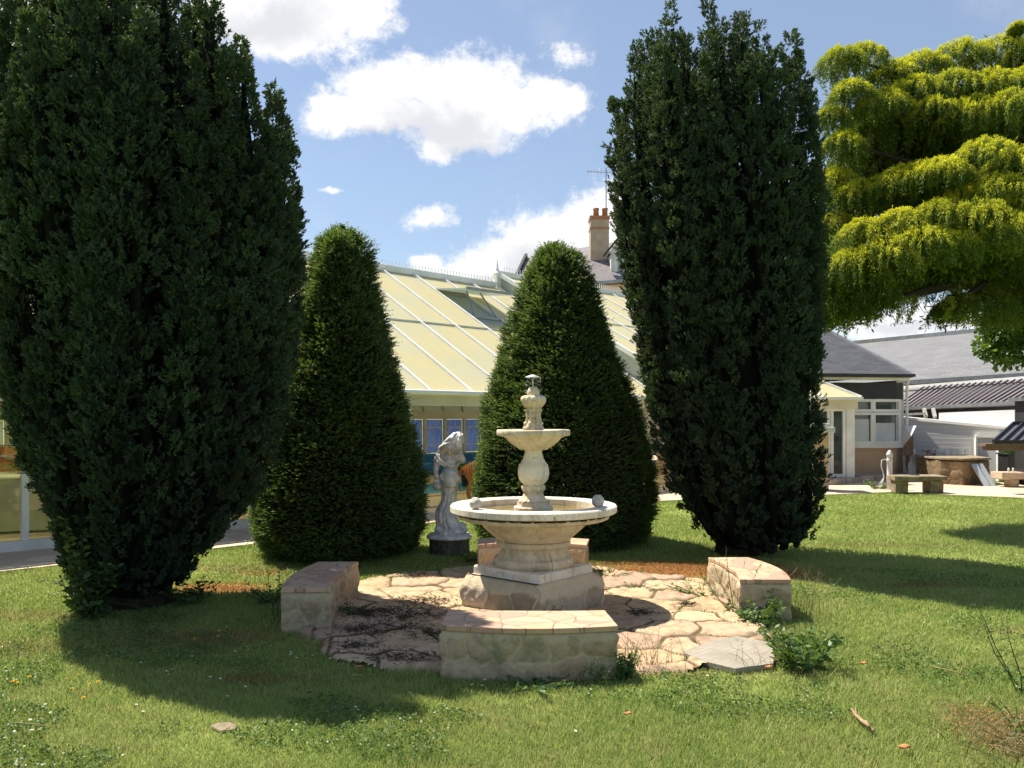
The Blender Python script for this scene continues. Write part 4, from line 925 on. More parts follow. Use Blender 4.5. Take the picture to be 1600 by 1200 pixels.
    tag(MB().bar(H(3.4,1.6,.02), H(13.1,1.6,.02), .3, .05).bar(H(3.4,3.95,.02), H(13.1,3.95,.02), .3, .05).bar(H(3.35,1.5,.019), H(3.35,4.05,.019), .3, .05).bar(H(13.15,1.5,.019), H(13.15,4.05,.019), .3, .05).build('pool_edge', M['sand_stone']), kind='structure')
    # wing B
    t = thing('pool_hall_wing', 'taller wing of the glazed pool hall with a white finial on its gable', 'conservatory', tuple(H(13.3,0,0)))
    zb, Kb = 5.47, .54; zf = lambda s: zb-Kb*(5.3-s)
    for i in range(9):
        a, b = 13.3+.98*i, 14.28+.98*i
        for s0, s1 in ((-1.2,2.62),(2.66,5.25)):
            MB().slab([H(a,s0,zf(s0)), H(b,s0,zf(s0)), H(b,s1,zf(s1)), H(a,s1,zf(s1))], .02).build('roof_pane', M['roofglass'], t)
        MB().slab([H(b,11.8,zf(-1.2)), H(a,11.8,zf(-1.2)), H(a,5.35,zf(5.25)), H(b,5.35,zf(5.25))], .02).build('rear_roof_pane', M['ceiling'], t)
        MB().bar(H(b,-1.2,zf(-1.2)+.02), H(b,5.25,zf(5.25)+.02), .045, .05).build('rib', M['white_pvc'], t)
    MB().bar(H(13.3,2.64,zf(2.64)+.008), H(22.1,2.64,zf(2.64)+.008), .05, .03).build('purlin', M['white_pvc'], t)
    MB().bar(H(13.25,5.3,zb+.03), H(22.1,5.3,zb+.03), .14, .14).build('ridge', M['white_pvc'], t)
    cr = MB(); x = 13.5
    while x < 22: cr.bar(H(x,5.3,zb+.1), H(x,5.3,zb+.24), .018, .018); x += .105
    cr.build('cresting', M['white_pvc'], t)
    MB().slab([H(13.32,11.8,1.9), H(13.32,-1.2,1.9), H(13.32,-1.2,1.96), H(13.32,11.8,1.96)], .04)
    gm = MB(); A_, B_, C_ = H(13.3,-1.2,zf(-1.2)), H(13.3,5.3,zb), H(13.3,11.8,zf(-1.2))
    off = HU*.04
    gm.add([A_, B_, C_, A_+off, B_+off, C_+off], [(0,1,2),(5,4,3),(0,3,4,1),(1,4,5,2),(2,5,3,0)]); gm.build('gable_panel', M['milky'], t)
    MB().bar(H(13.26,-1.25,zf(-1.25)+.03), H(13.26,5.25,zf(5.25)+.03), .09, .10).build('rake', M['white_pvc'], t)
    MB().bar(H(13.26,11.8,zf(-1.2)+.03), H(13.26,5.35,zf(5.25)+.03), .09, .10).build('rake', M['white_pvc'], t)
    MB().box(H(13.22,5.3,4.9), (.17,.17,1.1), atan2(.715,.699)).build('finial_post', M['white_pvc'], t)
    MB().lathe([(.13,5.44),(.13,5.5),(.09,5.53),(.05,5.56),(.06,5.60),(.035,5.66),(.02,5.78),(.004,5.98)], tuple(H(13.22,5.3,0)), 16).build('finial', M['white_pvc'], t, True)
    MB().bar(H(13.3,-1.25,1.96), H(22.1,-1.25,1.96), .12, .14).build('gutter', M['white_pvc'], t)
    MB().slab([H(13.4,-1.15,0), H(22.1,-1.15,0), H(22.1,-1.15,1.9), H(13.4,-1.15,1.9)], .04).build('wall', M['milky'], t)
hall()

# ---- things inside the pool hall
def lounger(p, lab):
    t = thing('lounge_chair', lab, 'lounge chair', p, 'blue lounge chairs by the pool')
    MB().box(p+Vector((0,0,.22)), (1.1,.8,.24)).build('seat', M['blue'], t, bevel=.05)
    b = MB(); b.box(p+Vector((0,.38,.34)), (1.1,.14,.40)); b.build('backrest', M['blue'], t, bevel=.05)
    MB().box(p+Vector((-.5,0,.30)), (.14,.8,.22)).build('armrest', M['blue'], t, bevel=.04)
    MB().box(p+Vector((.5,0,.30)), (.14,.8,.22)).build('armrest', M['blue'], t, bevel=.04)
    for sx_ in (-.45,.45):
        for sy_ in (-.3,.3): MB().box(p+Vector((sx_,sy_,.085)), (.05,.05,.11)).build('leg', M['dark_metal'], t)
lounger(gr(667,742,.03)+Vector((0,.3,0)), 'blue lounge chair by the pool, seen left of the statue')
lounger(gr(702,742,.03)+Vector((.15,.9,0)), 'blue lounge chair by the pool, seen right behind the statue shoulders')
def plant_pot(p, lab, h=.5, r=.16, potm='dark_metal'):
    t = thing('potted_plant', lab, 'potted plant', p)
    MB().lathe([(r*.7,0),(r*.8,.02),(r,h*.5),(r*1.05,h*.52),(r*.95,h*.52)], p, 20).build('pot', M[potm], t, True)
    f = Fol(); 
    for k in range(26):
        a = random.uniform(0, 2*pi); L = random.uniform(.5,1)*h; n = 14; u = np.linspace(0,1,n)
        P = np.stack([p.x+cos(a)*L*.8*u, p.y+sin(a)*L*.8*u, p.z+h*.5+L*(1.3*u-u**2*.8)],1); D = np.stack([np.full(n,cos(a)),np.full(n,sin(a)),.9-1.4*u],1)
        for s in (-1,1): f.leaves(P, D+np.array([-sin(a),cos(a),-.2])*s*.9, np.full(n,.14), .02, RNG.random(n))
    f.build('foliage', M['maple'], t)
plant_pot(gr(731,760,.03), 'leafy pot plant near the blue chairs, by the edge of the right cone yew', .5)
def left_room():
    p = Vector((-6.75,11.6,.03)); t = thing('sideboard', 'pale green sideboard under a white cloth behind the glass at the left edge', 'sideboard', p)
    MB().box(p+Vector((.0,0,.38)), (1.3,.55,.7), .35).build('cabinet', M['pale_green'], t, bevel=.01)
    MB().box(p+Vector((.0,0,.745)), (1.38,.62,.03), .35).build('cloth', M['white_cloth'], t, bevel=.01)
    MB().box(p+Vector((-.25,-.30,.32)), (.45,.02,.45), .35).build('dark_door', M['dark_glass'], t)
    p = Vector((-8.6,12.6,.03)); t = thing('sideboard', 'low table with a long white cloth behind the glass, cut by the left edge', 'table', p)
    MB().box(p+Vector((.3,0,.35)), (1.9,.7,.66), .35).build('cloth', M['white_cloth'], t, bevel=.01)
    MB().box(p+Vector((.3,0,.70)), (1.7,.6,.02), .35).build('tabletop', M['white_cloth'], t)
    p = Vector((-8.9,14.4,.03)); t = thing('curtain', 'orange hanging curtain at the far side of the glazed room, left edge', 'curtain', p)
    c = MB(); n = 60
    for i in range(n): c.v += [p+Vector((-1.2+2.2*i/n, .05*sin(i*1.3), .45)), p+Vector((-1.2+2.2*i/n, .05*sin(i*1.3), 1.05))]
    for i in range(n-1): c.f.append((2*i, 2*i+2, 2*i+3, 2*i+1))
    c.build('cloth', M['orange_cloth'], t, True)
    MB().tube([p+Vector((-1.3,0,1.07)), p+Vector((1.1,0,1.07))], .015, 6).build('rail', M['grey_metal'], t)
    plant_pot(Vector((-7.35,13.2,.03)), 'palm in a pot behind the glass, left of the big left yew', 1.0, .2, 'terracotta')
    plant_pot(Vector((-6.45,12.4,.70)), 'spiky plant standing behind the pale green sideboard', .35, .12, 'terracotta')
left_room()

def tiger():
    p = Vector((-.74, 16.0, .036)); t = thing('tiger_statue', 'orange striped tiger statue by the pool, behind the marble woman, half hidden', 'tiger statue', p)
    m = bpy.data.materials.new('tiger_coat'); m.use_nodes = True; N = NT(m.node_tree); pr = m.node_tree.nodes['Principled BSDF']; v = N.obj()
    wv_ = N.n('ShaderNodeTexWave', wave_type='BANDS', bands_direction='X'); N.l(N.scale(v, (1,.4,.25)), wv_.inputs['Vector']); wv_.inputs['Scale'].default_value = 8; wv_.inputs['Distortion'].default_value = 3.5; wv_.inputs['Detail'].default_value = 2; wv_.inputs['Detail Scale'].default_value = 2
    N.l(N.mix(N.ramp(wv_.outputs['Fac'], .78, .9), (.60,.20,.05), (.03,.015,.01)), pr.inputs['Base Color']); pr.inputs['Roughness'].default_value = .5
    J = [(-.05,0,.60,.15,.16),(.12,0,.62,.15,.17),(.34,0,.60,.14,.16),(.56,0,.61,.15,.18),(.76,0,.66,.13,.16),(.90,0,.75,.10,.11),(1.02,0,.78,.105,.11),(1.14,0,.74,.065,.06),   # spine to muzzle
         (-.04,-.09,.44,.10,.09),(.0,-.10,.31,.065,.055),(-.085,-.10,.18,.045,.04),(-.06,-.10,.04,.045,.04),(.02,-.10,.025,.045,.028),     # hind leg near
         (-.0,.09,.44,.10,.09),(.06,.10,.31,.065,.055),(.0,.10,.18,.045,.04),(.02,.10,.04,.045,.04),(.10,.10,.025,.045,.028),
         (.62,-.10,.42,.08,.075),(.63,-.10,.22,.05,.045),(.62,-.10,.04,.045,.04),(.68,-.10,.025,.045,.028),
         (.70,.10,.42,.08,.075),(.73,.10,.22,.05,.045),(.72,.10,.04,.045,.04),(.78,.10,.025,.045,.028),
         (-.19,0,.58,.03,.03),(-.27,0,.42,.026,.026),(-.30,0,.24,.024,.024),(-.22,0,.15,.022,.022)]
    E = [(0,1),(1,2),(2,3),(3,4),(4,5),(5,6),(6,7),(0,8),(8,9),(9,10),(10,11),(11,12),(0,13),(13,14),(14,15),(15,16),(16,17),(3,18),(18,19),(19,20),(20,21),(3,22),(22,23),(23,24),(24,25),(0,26),(26,27),(27,28),(28,29)]
    me = bpy.data.meshes.new('body'); me.from_pydata([j[:3] for j in J], E, []); o = link('body', me, m, t); sk = o.modifiers.new('skin', 'SKIN')
    for i, j in enumerate(J): me.skin_vertices[0].data[i].radius = (j[3], j[4])
    me.skin_vertices[0].data[0].use_root = True; o.modifiers.new('sub', 'SUBSURF').levels = 2; o.modifiers['sub'].render_levels = 2
    e = MB()
    for s in (-1,1): e.ball(p+Vector((1.0,.08*s,.89)), .035, 10, (.6,1,1.1))
    e.build('ear', m, t, True)
tiger()

# ================================================================== house behind
def house():
    t = thing('house', 'slate roofed house with brick chimney and dormer behind the pool hall', 'house', tuple(gr(960,700)*1.0))
    rl, rr = at(824,402,40), at(1040,364,40); a = at(800,452,36.5); b = at(1040,433,36.5)
    MB().slab([a, b, rr, rl], .15).build('roof', M['slate_house'], t)
    back = Vector((0,8,-3)); MB().slab([rr+back, rl+back, rl, rr], .15)
    MB().slab([rr+Vector((0,.01,0)), rl+Vector((0,.01,0)), rl+back, rr+back][::-1], .15).build('rear_roof', M['slate_house'], t)
    MB().bar(a+Vector((-.05,0,.05)), rl+Vector((-.05,0,.08)), .12, .22).build('verge', M['dark_metal'], t)
    MB().bar(a+Vector((0,0,-.02)), b+Vector((0,0,-.02)), .16, .14).build('gutter', M['grey_metal'], t)
    w = MB(); w.box(((a.x+b.x)/2, 40.5, b.z/2-.2), (b.x-a.x-.1, 7.6, b.z-.1)); w.build('wall', M['peach'], t)
    c = at(938,340,38.0); s = 38/F
    ch = MB(); ch.box((c.x, 38.6, c.z-1.1), (29*s, .75, 2.4)); co = ch.build('chimney', M['brick'], t)
    MB().box((c.x, 38.6, c.z+.06), (31.5*s, .85, .16)).box((c.x, 38.6, c.z-.42), (30.5*s, .8, .08)).build('chimney_band', M['terracotta'], co)
    for dx in (-5, 9): MB().lathe([(.13,0),(.12,.3),(.14,.33),(.14,.4),(.10,.4)], (c.x+dx*s*1.0, 38.5, c.z+.13), 14).build('chimney_pot', M['terracotta'], co, True)
    # dormer
    Y = 37.2; d0, d1 = at(955,437,Y), at(990,437,Y); top = at(955,396,Y).z; apex = at(972,366,Y)
    dm = MB(); dm.box(((d0.x+d1.x)/2, Y+.9, (d0.z+top)/2), (d1.x-d0.x, 1.7, top-d0.z)); do = dm.build('dormer', M['white_render'], t)
    g = MB(); L_, R_ = Vector((d0.x-.1, Y, top)), Vector((d1.x+.1, Y, top)); ap = Vector(((d0.x+d1.x)/2, Y, apex.z)); dv = Vector((0,1.8,0))
    g.add([L_, R_, ap, L_+dv, R_+dv, ap+dv], [(0,1,2),(5,4,3),(0,2,5,3),(1,4,5,2)]); g.build('dormer_gable', M['white_render'], do)
    MB().bar(L_+Vector((-.25,-.1,-.15)), ap+Vector((0,-.1,.05)), .3, .08).build('dormer_verge', M['dark_metal'], do)
    MB().slab([Vector((d0.x+.1,Y-.02,d0.z+.15)), Vector((d1.x-.1,Y-.02,d0.z+.15)), Vector((d1.x-.1,Y-.02,top-.05)), Vector((d0.x+.1,Y-.02,top-.05))], .03).build('dormer_window', M['blind'], do)
    MB().bar(Vector((d0.x+.32,Y-.05,d0.z+.15)), Vector((d0.x+.32,Y-.05,top)), .05, .04).build('window_frame', M['grey_metal'], do)
    vn = at(906,398,38.8); MB().box(vn, (.22,.3,.16)).build('roof_vent', M['dark_metal'], t)
    an = MB(); p = at(947,330,38.4); an.tube([p, at(947,262,38.4)], .025, 5); an.tube([at(917,268,38.4), at(960,270,38.4)], .014, 4)
    for k in range(8): q = at(919+5*k, 268.2, 38.4); an.tube([q+Vector((0,-.25,-.0)), q+Vector((0,.25,0))], .008, 4)
    an.tube([at(930,275,38.4), at(938,262,38.4)], .012, 4); an.build('antenna', M['grey_metal'], t)
house()

# ================================================================== annex with slate roof and big windows
def annex():
    Yc = 22.0; c = at(1412,594,Yc); c.z = 0; u = Vector((-.80,-.10,0)).normalized()      # along the front, going left
    D = lambda a, d, z: c+u*a+Vector((.10,-.80,0)).normalized()*(-d)+Vector((0,0,z))
    t = thing('slate_annex', 'small house wing with dark slate roof, black band and white framed windows at right', 'building', tuple(c))
    zb, ze = .13, 2.52
    MB().slab([D(6.5,.0,zb), D(.02,.0,zb), D(.02,.0,.78), D(6.5,.0,.78)], .2).build('base_wall', M['peach'], t)
    MB().slab([D(.0,.0,zb), D(.0,7,zb), D(.0,7,ze), D(.0,.0,ze)], .2).build('side_wall', M['white_render'], t)
    MB().slab([D(6.5,0,2.02), D(.02,0,2.02), D(.02,0,ze-.06), D(6.5,0,ze-.06)], .2).build('black_band', M['black_board'], t)
    MB().slab([D(6.5,-.16,ze), D(-.06,-.16,ze), D(-.06,-.16,ze+.15), D(6.5,-.16,ze+.15)], .05).build('fascia', M['white_pvc'], t)
    # roof: front slope ending in a hip on the right
    e0, e1 = D(6.5,-.3,ze+.15), D(-.08,-.3,ze+.13); r1 = at(1296,517,24.6); r0 = r1+u*3.6
    rf = MB(); rf.slab([e0, e1, r1, r0], .08); ro = rf.build('roof', M['slate_annex'], t)
    eb = D(-.08,7,ze+.13); MB().add([e1, eb, r1], [(0,1,2)]).build('hip', M['slate_annex'], ro)
    MB().slab([eb, D(6.5,7,ze+.13), r0, r1], .08).build('rear_slope', M['slate_annex'], ro)
    MB().bar(e1, r1, .1, .05).build('hip_ridge', M['grey_metal'], ro); MB().bar(r0, r1, .12, .1).build('ridge', M['dark_metal'], ro)
    MB().bar(D(6.5,-.33,ze+.13), D(-.10,-.33,ze+.11), .08, .07).build('gutter', M['dark_metal'], t)
    MB().tube([D(-.06,-.12,ze+.1), D(-.04,-.08,ze-.2), D(-.04,-.08,zb)], .035, 10).build('downpipe', M['white_pvc'], t)
    MB().bar(D(3,-.03,.85), D(-.0,-.03,.85), .08, .14).build('sill', M['white_pvc'], t)
    xs = [.06,.86,1.64,2.4]
    for i, (a, b) in enumerate(((.12,.82),(.88,1.66),(1.74,2.5))):
        for (z0, z1) in ((.92,1.66),(1.74,2.0)):
            w = MB().slab([D(b,.04,z0), D(a,.04,z0), D(a,.04,z1), D(b,.04,z1)], .03).build('window', M['dark_glass'], t)
            f = MB()
            for q0, q1 in ((D(b,0,z0),D(a,0,z0)),(D(b,0,z1),D(a,0,z1))): f.bar(q0, q1, .06, .07)
            for q in (a, b): f.bar(D(q,0,z0-.03), D(q,0,z1+.03), .075, .06)
            f.build('window_frame', M['white_pvc'], w)
            if z0 < 1: MB().slab([D(b-.05,.034,z0), D(a+.05+(.05 if i==0 else 0),.034,z0), D(a+.05+(.05 if i==0 else 0),.034,z1-.14-.1*(i==0)), D(b-.05,.034,z1-.14-.1*(i==0))], .004).build('blind', M['blind'], w)
    # porch
    P0 = at(1342,620,20.4); P0.z = 0; pu = Vector((-1,.02,0)).normalized(); pd = Vector((.02,1,0)).normalized()
    Q = lambda a, d, z: P0+pu*a+pd*d+Vector((0,0,z))
    t2 = thing('glazed_porch', 'white framed porch with yellow glass roof and glazed doors beside the right big yew', 'porch', tuple(P0))
    zf = 2.04
    MB().slab([Q(3,0,zf), Q(-.06,0,zf), Q(1.15,1.15,2.72), Q(3,1.15,2.72)], .03).build('roof', M['roofglass'], t2)
    MB().add([Q(-.06,0,zf), Q(-.06,2.3,zf), Q(1.15,1.15,2.72)], [(0,1,2)]).build('roof_side', M['roofglass'], t2)
    for a, b in ((Q(-.06,0,zf+.02),Q(1.15,1.15,2.74)),(Q(.85,0,zf+.02),Q(1.5,1.15,2.74)),(Q(1.7,0,zf+.02),Q(2.1,1.15,2.74))): MB().bar(a, b, .05, .05).build('rib', M['white_pvc'], t2)
    MB().bar(Q(3,-.03,zf-.02), Q(-.08,-.03,zf-.02), .09, .07).build('gutter', M['white_pvc'], t2)
    MB().bar(Q(3,.06,zf-.16), Q(.02,.06,zf-.16), .12, .22).build('beam', M['cream_pvc'], t2)
    MB().box(Q(.18,.10,1.0), (.20,.10,1.76)).build('post', M['white_pvc'], t2)
    dr = MB()
    for q in (.33,.62,.70,1.05,1.5): dr.bar(Q(q,.08,.13), Q(q,.08,1.78), .07, .07)
    for q in (.17,.52,1.75): dr.bar(Q(1.5,.08,q), Q(.66,.08,q), .07, .07)
    dr.bar(Q(.66,.08,.17), Q(.3,.08,.17), .07, .07); dr.bar(Q(.66,.08,1.75), Q(.3,.08,1.75), .07, .07)
    do = dr.build('door', M['white_pvc'], t2)
    MB().slab([Q(3,.12,.15), Q(.3,.12,.15), Q(.3,.12,1.75), Q(3,.12,1.75)], .01).build('door_glass', M['dark_glass'], do)
    MB().box(Q(.5,.03,1.05), (.04,.05,.14)).build('handle', M['dark_metal'], do)
    # red chair seen through the door and a doormat in front
    mt = MB().box(gr(1312,744,.13)+Vector((0,.1,.006)), (.9,.5,.012)).build('doormat', M['dark_metal'], bevel=.004); tag(mt, 'dark doormat on the terrace in front of the porch door', 'doormat')
    # low peach pillar with white cap, against the right yew
    B = gr(1278,768,0); B.y += .25
    t3 = thing('wall_pillar', 'peach rendered pillar with a pale cap at the right edge of the big right yew', 'pillar', tuple(B))
    s = B.y/F; w = 42*s; ht = 1.6-26/F*B.y
    MB().box(B+Vector((0,.15,ht/2)), (w,.5,ht)).build('shaft', M['peach'], t3, bevel=.01)
    MB().box(B+Vector((.04,.15,ht+.06)), (w+.14,.64,.12)).box(B+Vector((.0,.15,ht+.16)), (w+.02,.54,.08)).build('cap', M['white_render'], t3, bevel=.01)
    MB().slab([B+Vector((-2.2,.2,0)), B+Vector((-w/2-.02,.2,0)), B+Vector((-w/2-.02,.2,1.0)), B+Vector((-2.2,.2,1.0))], .08).build('side_panel', M['white_render'], t3)
annex()

# ================================================================== barns and sheds at right
def barns():
    a, b = at(1300,603,31), at(1700,577,24.5); c, d = at(1318,539,38), at(1700,502,29)
    t = thing('slate_barn', 'long barn with a large pale grey slate roof at the right', 'barn', (a.x, a.y, 0))
    MB().slab([a, b, d, c], .2).build('roof', M['slate_barn'], t); bk = Vector((5,7,-3.2))
    MB().slab([c+bk, d+bk, d, c][::-1], .1).build('rear_slope', M['slate_barn'], t)
    MB().bar(c+Vector((0,0,.05)), d+Vector((0,0,.05)), .18, .16).build('ridge', M['grey_metal'], t)
    MB().bar(a+Vector((0,-.1,-.05)), b+Vector((0,-.1,-.05)), .16, .14).build('gutter', M['grey_metal'], t)
    q = Vector((.25,.45,0)); lo = lambda v: Vector((v.x, v.y, 0))+q; hi = lambda v: v+q+Vector((0,0,.05))
    MB().slab([lo(a), lo(b), hi(b), hi(a)], .3).build('wall', M['white_render'], t)
    # lean-to with standing seam roof
    a, b = at(1395,639,26), at(1592,629,21.5); c, d = at(1395,608,29), at(1640,589,23.6); b = at(1640,626.5,20.7)
    t = thing('seamed_shed', 'open shed with a dark standing seam metal roof below the slate barn', 'shed', (a.x, a.y, 0))
    MB().slab([a, b, d, c], .08).build('roof', M['seam'], t)
    sm = MB(); n = 26
    for k in range(n+1):
        u = k/n; e_ = min(1, u+.24); w_ = (e_-u)/.24; r_ = c.lerp(d, e_); p = a.lerp(b, u); r_ = p.lerp(c.lerp(d, u+.24), w_) if w_ < 1 else r_; sm.bar(p+Vector((0,0,.02)), r_+Vector((0,0,.02)), .022, .03)
    sm.bar(a.lerp(c,.8)+Vector((0,0,.03)), b.lerp(d,.8)+Vector((0,0,.03)), .03, .03)
    sm.build('seams', M['dark_metal'], t)
    MB().bar(a+Vector((0,-.05,0)), b+Vector((0,-.05,0)), .1, .1).build('gutter', M['grey_metal'], t)
    MB().bar(c+Vector((0,-.02,.03)), d+Vector((0,-.02,.03)), .1, .09).build('white_flashing', M['white_pvc'], t)
    A, B = at(1395,640,26.6), at(1640,629,21.2); MB().slab([Vector((A.x,A.y,0)), Vector((B.x,B.y,0)), B, A], .15).build('dark_gap_sheet', M['black_board'], t)  # black sheet paints the shaded gap below the open shed's roof
    MB().slab([at(1467,665,22.9), at(1591,668,21.0), at(1591,640,21.0), at(1467,645,22.9)], .08).build('white_panel', M['white_render'], t)
    MB().bar(at(1408,648,23), at(1446,646,23), .06, .06).bar(at(1447,652,23), at(1444,639,23.3), .08, .08).bar(at(1461,652,23), at(1458,639,23.3), .08, .08).build('rail', M['grey_wood'], t)
    # white sided shed with sloping top
    Y0, Y1 = 22.8, 19.8
    a, b = gr(1405,735), gr(1660,748); a = at(1405,735,Y0); a.z = 0; b = at(1660,735,Y1); b.z = 0
    t = thing('white_shed', 'low white boarded shed with a sloping top edge and a garage door', 'shed', tuple(a))
    c, d = at(1405,652,Y0), at(1660,676,Y1)
    MB().slab([a, b, d, c], .12).build('wall', M['siding'], t); bk = Vector((.6,1.6,0))
    MB().slab([c+Vector((0,-.06,.02)), d+Vector((0,-.06,.02)), d+bk+Vector((0,0,.05)), c+bk+Vector((0,0,.05))], .07).build('roof', M['white_pvc'], t)
    MB().slab([b, b+bk, d+bk, d], .05).build('side_wall', M['siding'], t)
    f0, f1 = at(1523,720,21.2), at(1558,720,20.8)
    u = (b-a).normalized(); p = a+u*((f0-a).dot(u)); q = a+u*((f1-a).dot(u)); nn = Vector((u.y,-u.x,0))*.02
    z1 = at(1540,681,21).z
    do = MB().slab([p+nn*1.2, q+nn*1.2, Vector((q.x,q.y,z1))+nn*1.2, Vector((p.x,p.y,z1))+nn*1.2], .02).build('garage_door', M['white_render'], t)
    fr = MB(); fr.bar(p+nn*2, Vector((p.x,p.y,z1))+nn*2, .09, .05); fr.bar(q+nn*2, Vector((q.x,q.y,z1))+nn*2, .09, .05); fr.bar(Vector((p.x,p.y,z1))+nn*2-u*.04, Vector((q.x,q.y,z1))+nn*2+u*.04, .05, .09, (0,0,1)); fr.build('door_frame', M['white_pvc'], do)
    # dark chimney block
    p = at(1600,650,19.2); t = thing('dark_post', 'dark grey boxed post at the right edge, above the small shelter roof', 'post', (p.x, p.y, 0))
    MB().box((p.x+.12, p.y, 1.0), (.42,.4,1.9), 0).build('shaft', M['black_board'], t); MB().box((p.x+.08, p.y, at(1600,624,19.2).z), (.58,.5,.08)).build('cap', M['grey_metal'], t)
    # small shelter with seamed roof and timber beam
    Y = 17.6; a, b = at(1552,691,Y), at(1660,691,Y); c, d = at(1584,662,Y+.8), at(1660,662,Y+.8)
    t = thing('garden_shelter', 'small shelter with grey seamed roof on a timber beam at the right edge', 'shelter', (b.x, b.y, 0))
    MB().slab([a, b, d, c], .06).build('roof', M['seam_grey'], t); s = MB()
    for k in range(0, 8): 
        p = a+(b-a)*(k/7); r_ = p+(c-a); r_.x = min(r_.x, 99); s.bar(p+Vector((0,0,.025)), r_+Vector((0,0,.025)), .035, .05)
    s.bar(a, b, .08, .09); s.bar(c+Vector((0,0,.02)), d+Vector((0,0,.02)), .07, .06); s.build('seams', M['dark_metal'], t)
    MB().bar(at(1534,695,Y+.1), at(1660,694,Y+.1), .3, .05).bar(at(1538,700,Y+.15), at(1660,700,Y+.15), .16, .10).build('beam', M['brown_wood'], t)
    for px in (1640,): q = at(px,702,Y+.3); MB().box((q.x, q.y, q.z/2), (.12,.12,q.z)).build('post', M['brown_wood'], t)
barns()

# ================================================================== small things at right
def small_right():
    # stone bench in the middle distance
    def slabbench(px0, px1, ytop, ybot, m, lab, th, legs):
        Y = EYE*F/(ybot-HZ); p = at((px0+px1)/2, ybot, Y); p.z = 0; s = Y/F; w = (px1-px0)*s; z = 1.6-(ytop-HZ)*s
        t = thing('garden_bench', lab, 'bench', tuple(p), 'flat stone garden benches')
        def rough(mb, name):
            for i, v in enumerate(mb.v): mb.v[i] = v+Vector((.018*sin(i*3.1+v.x*30), .018*sin(i*1.7+v.z*40), .01*sin(i*2.3)))
            return mb.build(name, M[m], t, bevel=.012)
        rough(MB().box((p.x, p.y+.15, z-th/2), (w,.42,th), .0, 1.0).box((p.x-w*.25, p.y+.15, z-th*.5-.004), (w*.45,.43,th*.9)), 'seat')
        for dx, lw in legs: rough(MB().box((p.x+dx*w, p.y+.15, (z-th)/2), (lw*w,.30,z-th-.004)), 'leg')
    slabbench(1397,1477,743.5,771,'old_stone','lichened stone bench on the path beside the white pump',.10,((-.33,.26),(.33,.28)))
    slabbench(1563,1668,738,761.5,'sand_stone','smooth pale stone bench cut by the right edge',.16,((-.27,.13),(.3,.13)))
    o = MB().lathe([(.0,0),(.09,0),(.1,.012),(.02,.02)], at(1429,742.5,17.75), 20).build('dark_dish', M['dark_metal']); tag(o, 'dark dish lying on the lichened stone bench', 'dish')
    # white pump with hose
    p = gr(1390,765,0); s = p.y/F; h = 62*s
    t = thing('water_pump', 'white post shaped water tap with hose beside the old stone bench', 'water pump', tuple(p))
    MB().lathe([(.06,0),(.06,.26),(.064,.27),(.056,.28),(.056,.60),(.066,.61),(.066,.65),(.058,.66),(.058,.74),(.070,.745),(.070,.77),(.058,.78),(.052,.81),(.032,.84),(.012,.855),(.005,.86)], p, 24).build('post', M['white_render'], t, True)
    MB().tube([p+Vector((-.08,0,.66)), p+Vector((-.17,0,.64)), p+Vector((-.19,-.02,.5)), p+Vector((-.15,-.02,.38)), p+Vector((-.13,-.02,.27)), p+Vector((-.2,-.03,.17)), p+Vector((-.29,-.05,.06)), p+Vector((-.2,-.05,.12)), p+Vector((-.14,-.03,.24))], .011, 8).build('hose', M['white_render'], t, True)
    MB().ball(p+Vector((0,-.078,.37)), .012, 8).build('knob', M['terracotta'], t)
    # curved old stone planter wall
    a = EYE*F/(749-HZ); pts = []
    P = [at(1450,749,20.6), at(1470,749,20.0), at(1505,751,19.6), at(1545,748,20.0)]; poly = [(v.x, v.y) for v in P]+[(v.x+.2, v.y+1.3) for v in P[::-1]]
    t = thing('stone_planter', 'old curved stone planter wall with a sagging flat edge behind the benches', 'planter', (P[1].x, P[1].y, 0))
    rubble(poly, -.02, .55, 'wall', M['stone_wall'], t, .30, 3, .018, 9, .03)
    MB().prism(inset(poly, .05), .575, .625).build('coping', M['old_stone'], t, bevel=.01)
    # blue slabs leaning at its right end
    for k in range(2):
        q = at(1548+9*k, 747, 19.3+.05*k); q.z = 0
        o = MB().slab([q+Vector((-.12,0,.0)), q+Vector((.0,0,0)), q+Vector((-.12,.35,.5)), q+Vector((-.24,.35,.5))], .05).build('stone_slab', M['blue_slab']); tag(o, 'blue grey slab leaning on the planter, '+('left' if k == 0 else 'right')+' one of the pair', 'slab', 'leaning blue grey slabs')
    # stack of white slatted chairs
    n = 0
    for row in range(2):
        for k in range(6):
            q = at(1462+10*k+4*row, 733, 21.3-.5*row); q.z = 0
            t = thing('garden_chair', 'white slatted garden chair behind the planter, %s row, %s from the left' % (('back','front')[row], ('first','second','third','fourth','fifth','sixth')[k]), 'chair', tuple(q), 'white garden chairs stored by the shed')
            hh = .78-.2*row
            b = MB(); b.bar(q+Vector((-.07,0,0)), q+Vector((-.07,.02,hh)), .02, .02); b.bar(q+Vector((.07,0,0)), q+Vector((.07,.02,hh)), .02, .02)
            for j in range(4): b.bar(q+Vector((-.07,.01,hh-.02-.06*j)), q+Vector((.07,.01,hh-.02-.06*j)), .02, .03)
            b.build('backrest', M['white_pvc'], t); MB().box(q+Vector((0,-.09,.36-.1*row)), (.15,.18,.025)).build('seat', M['white_pvc'], t)
            l = MB()
            for dx in (-.065,.065): MB().bar(q+Vector((dx,-.17,0)), q+Vector((dx,-.17,.35-.1*row)), .02, .02).build('leg', M['white_pvc'], t)
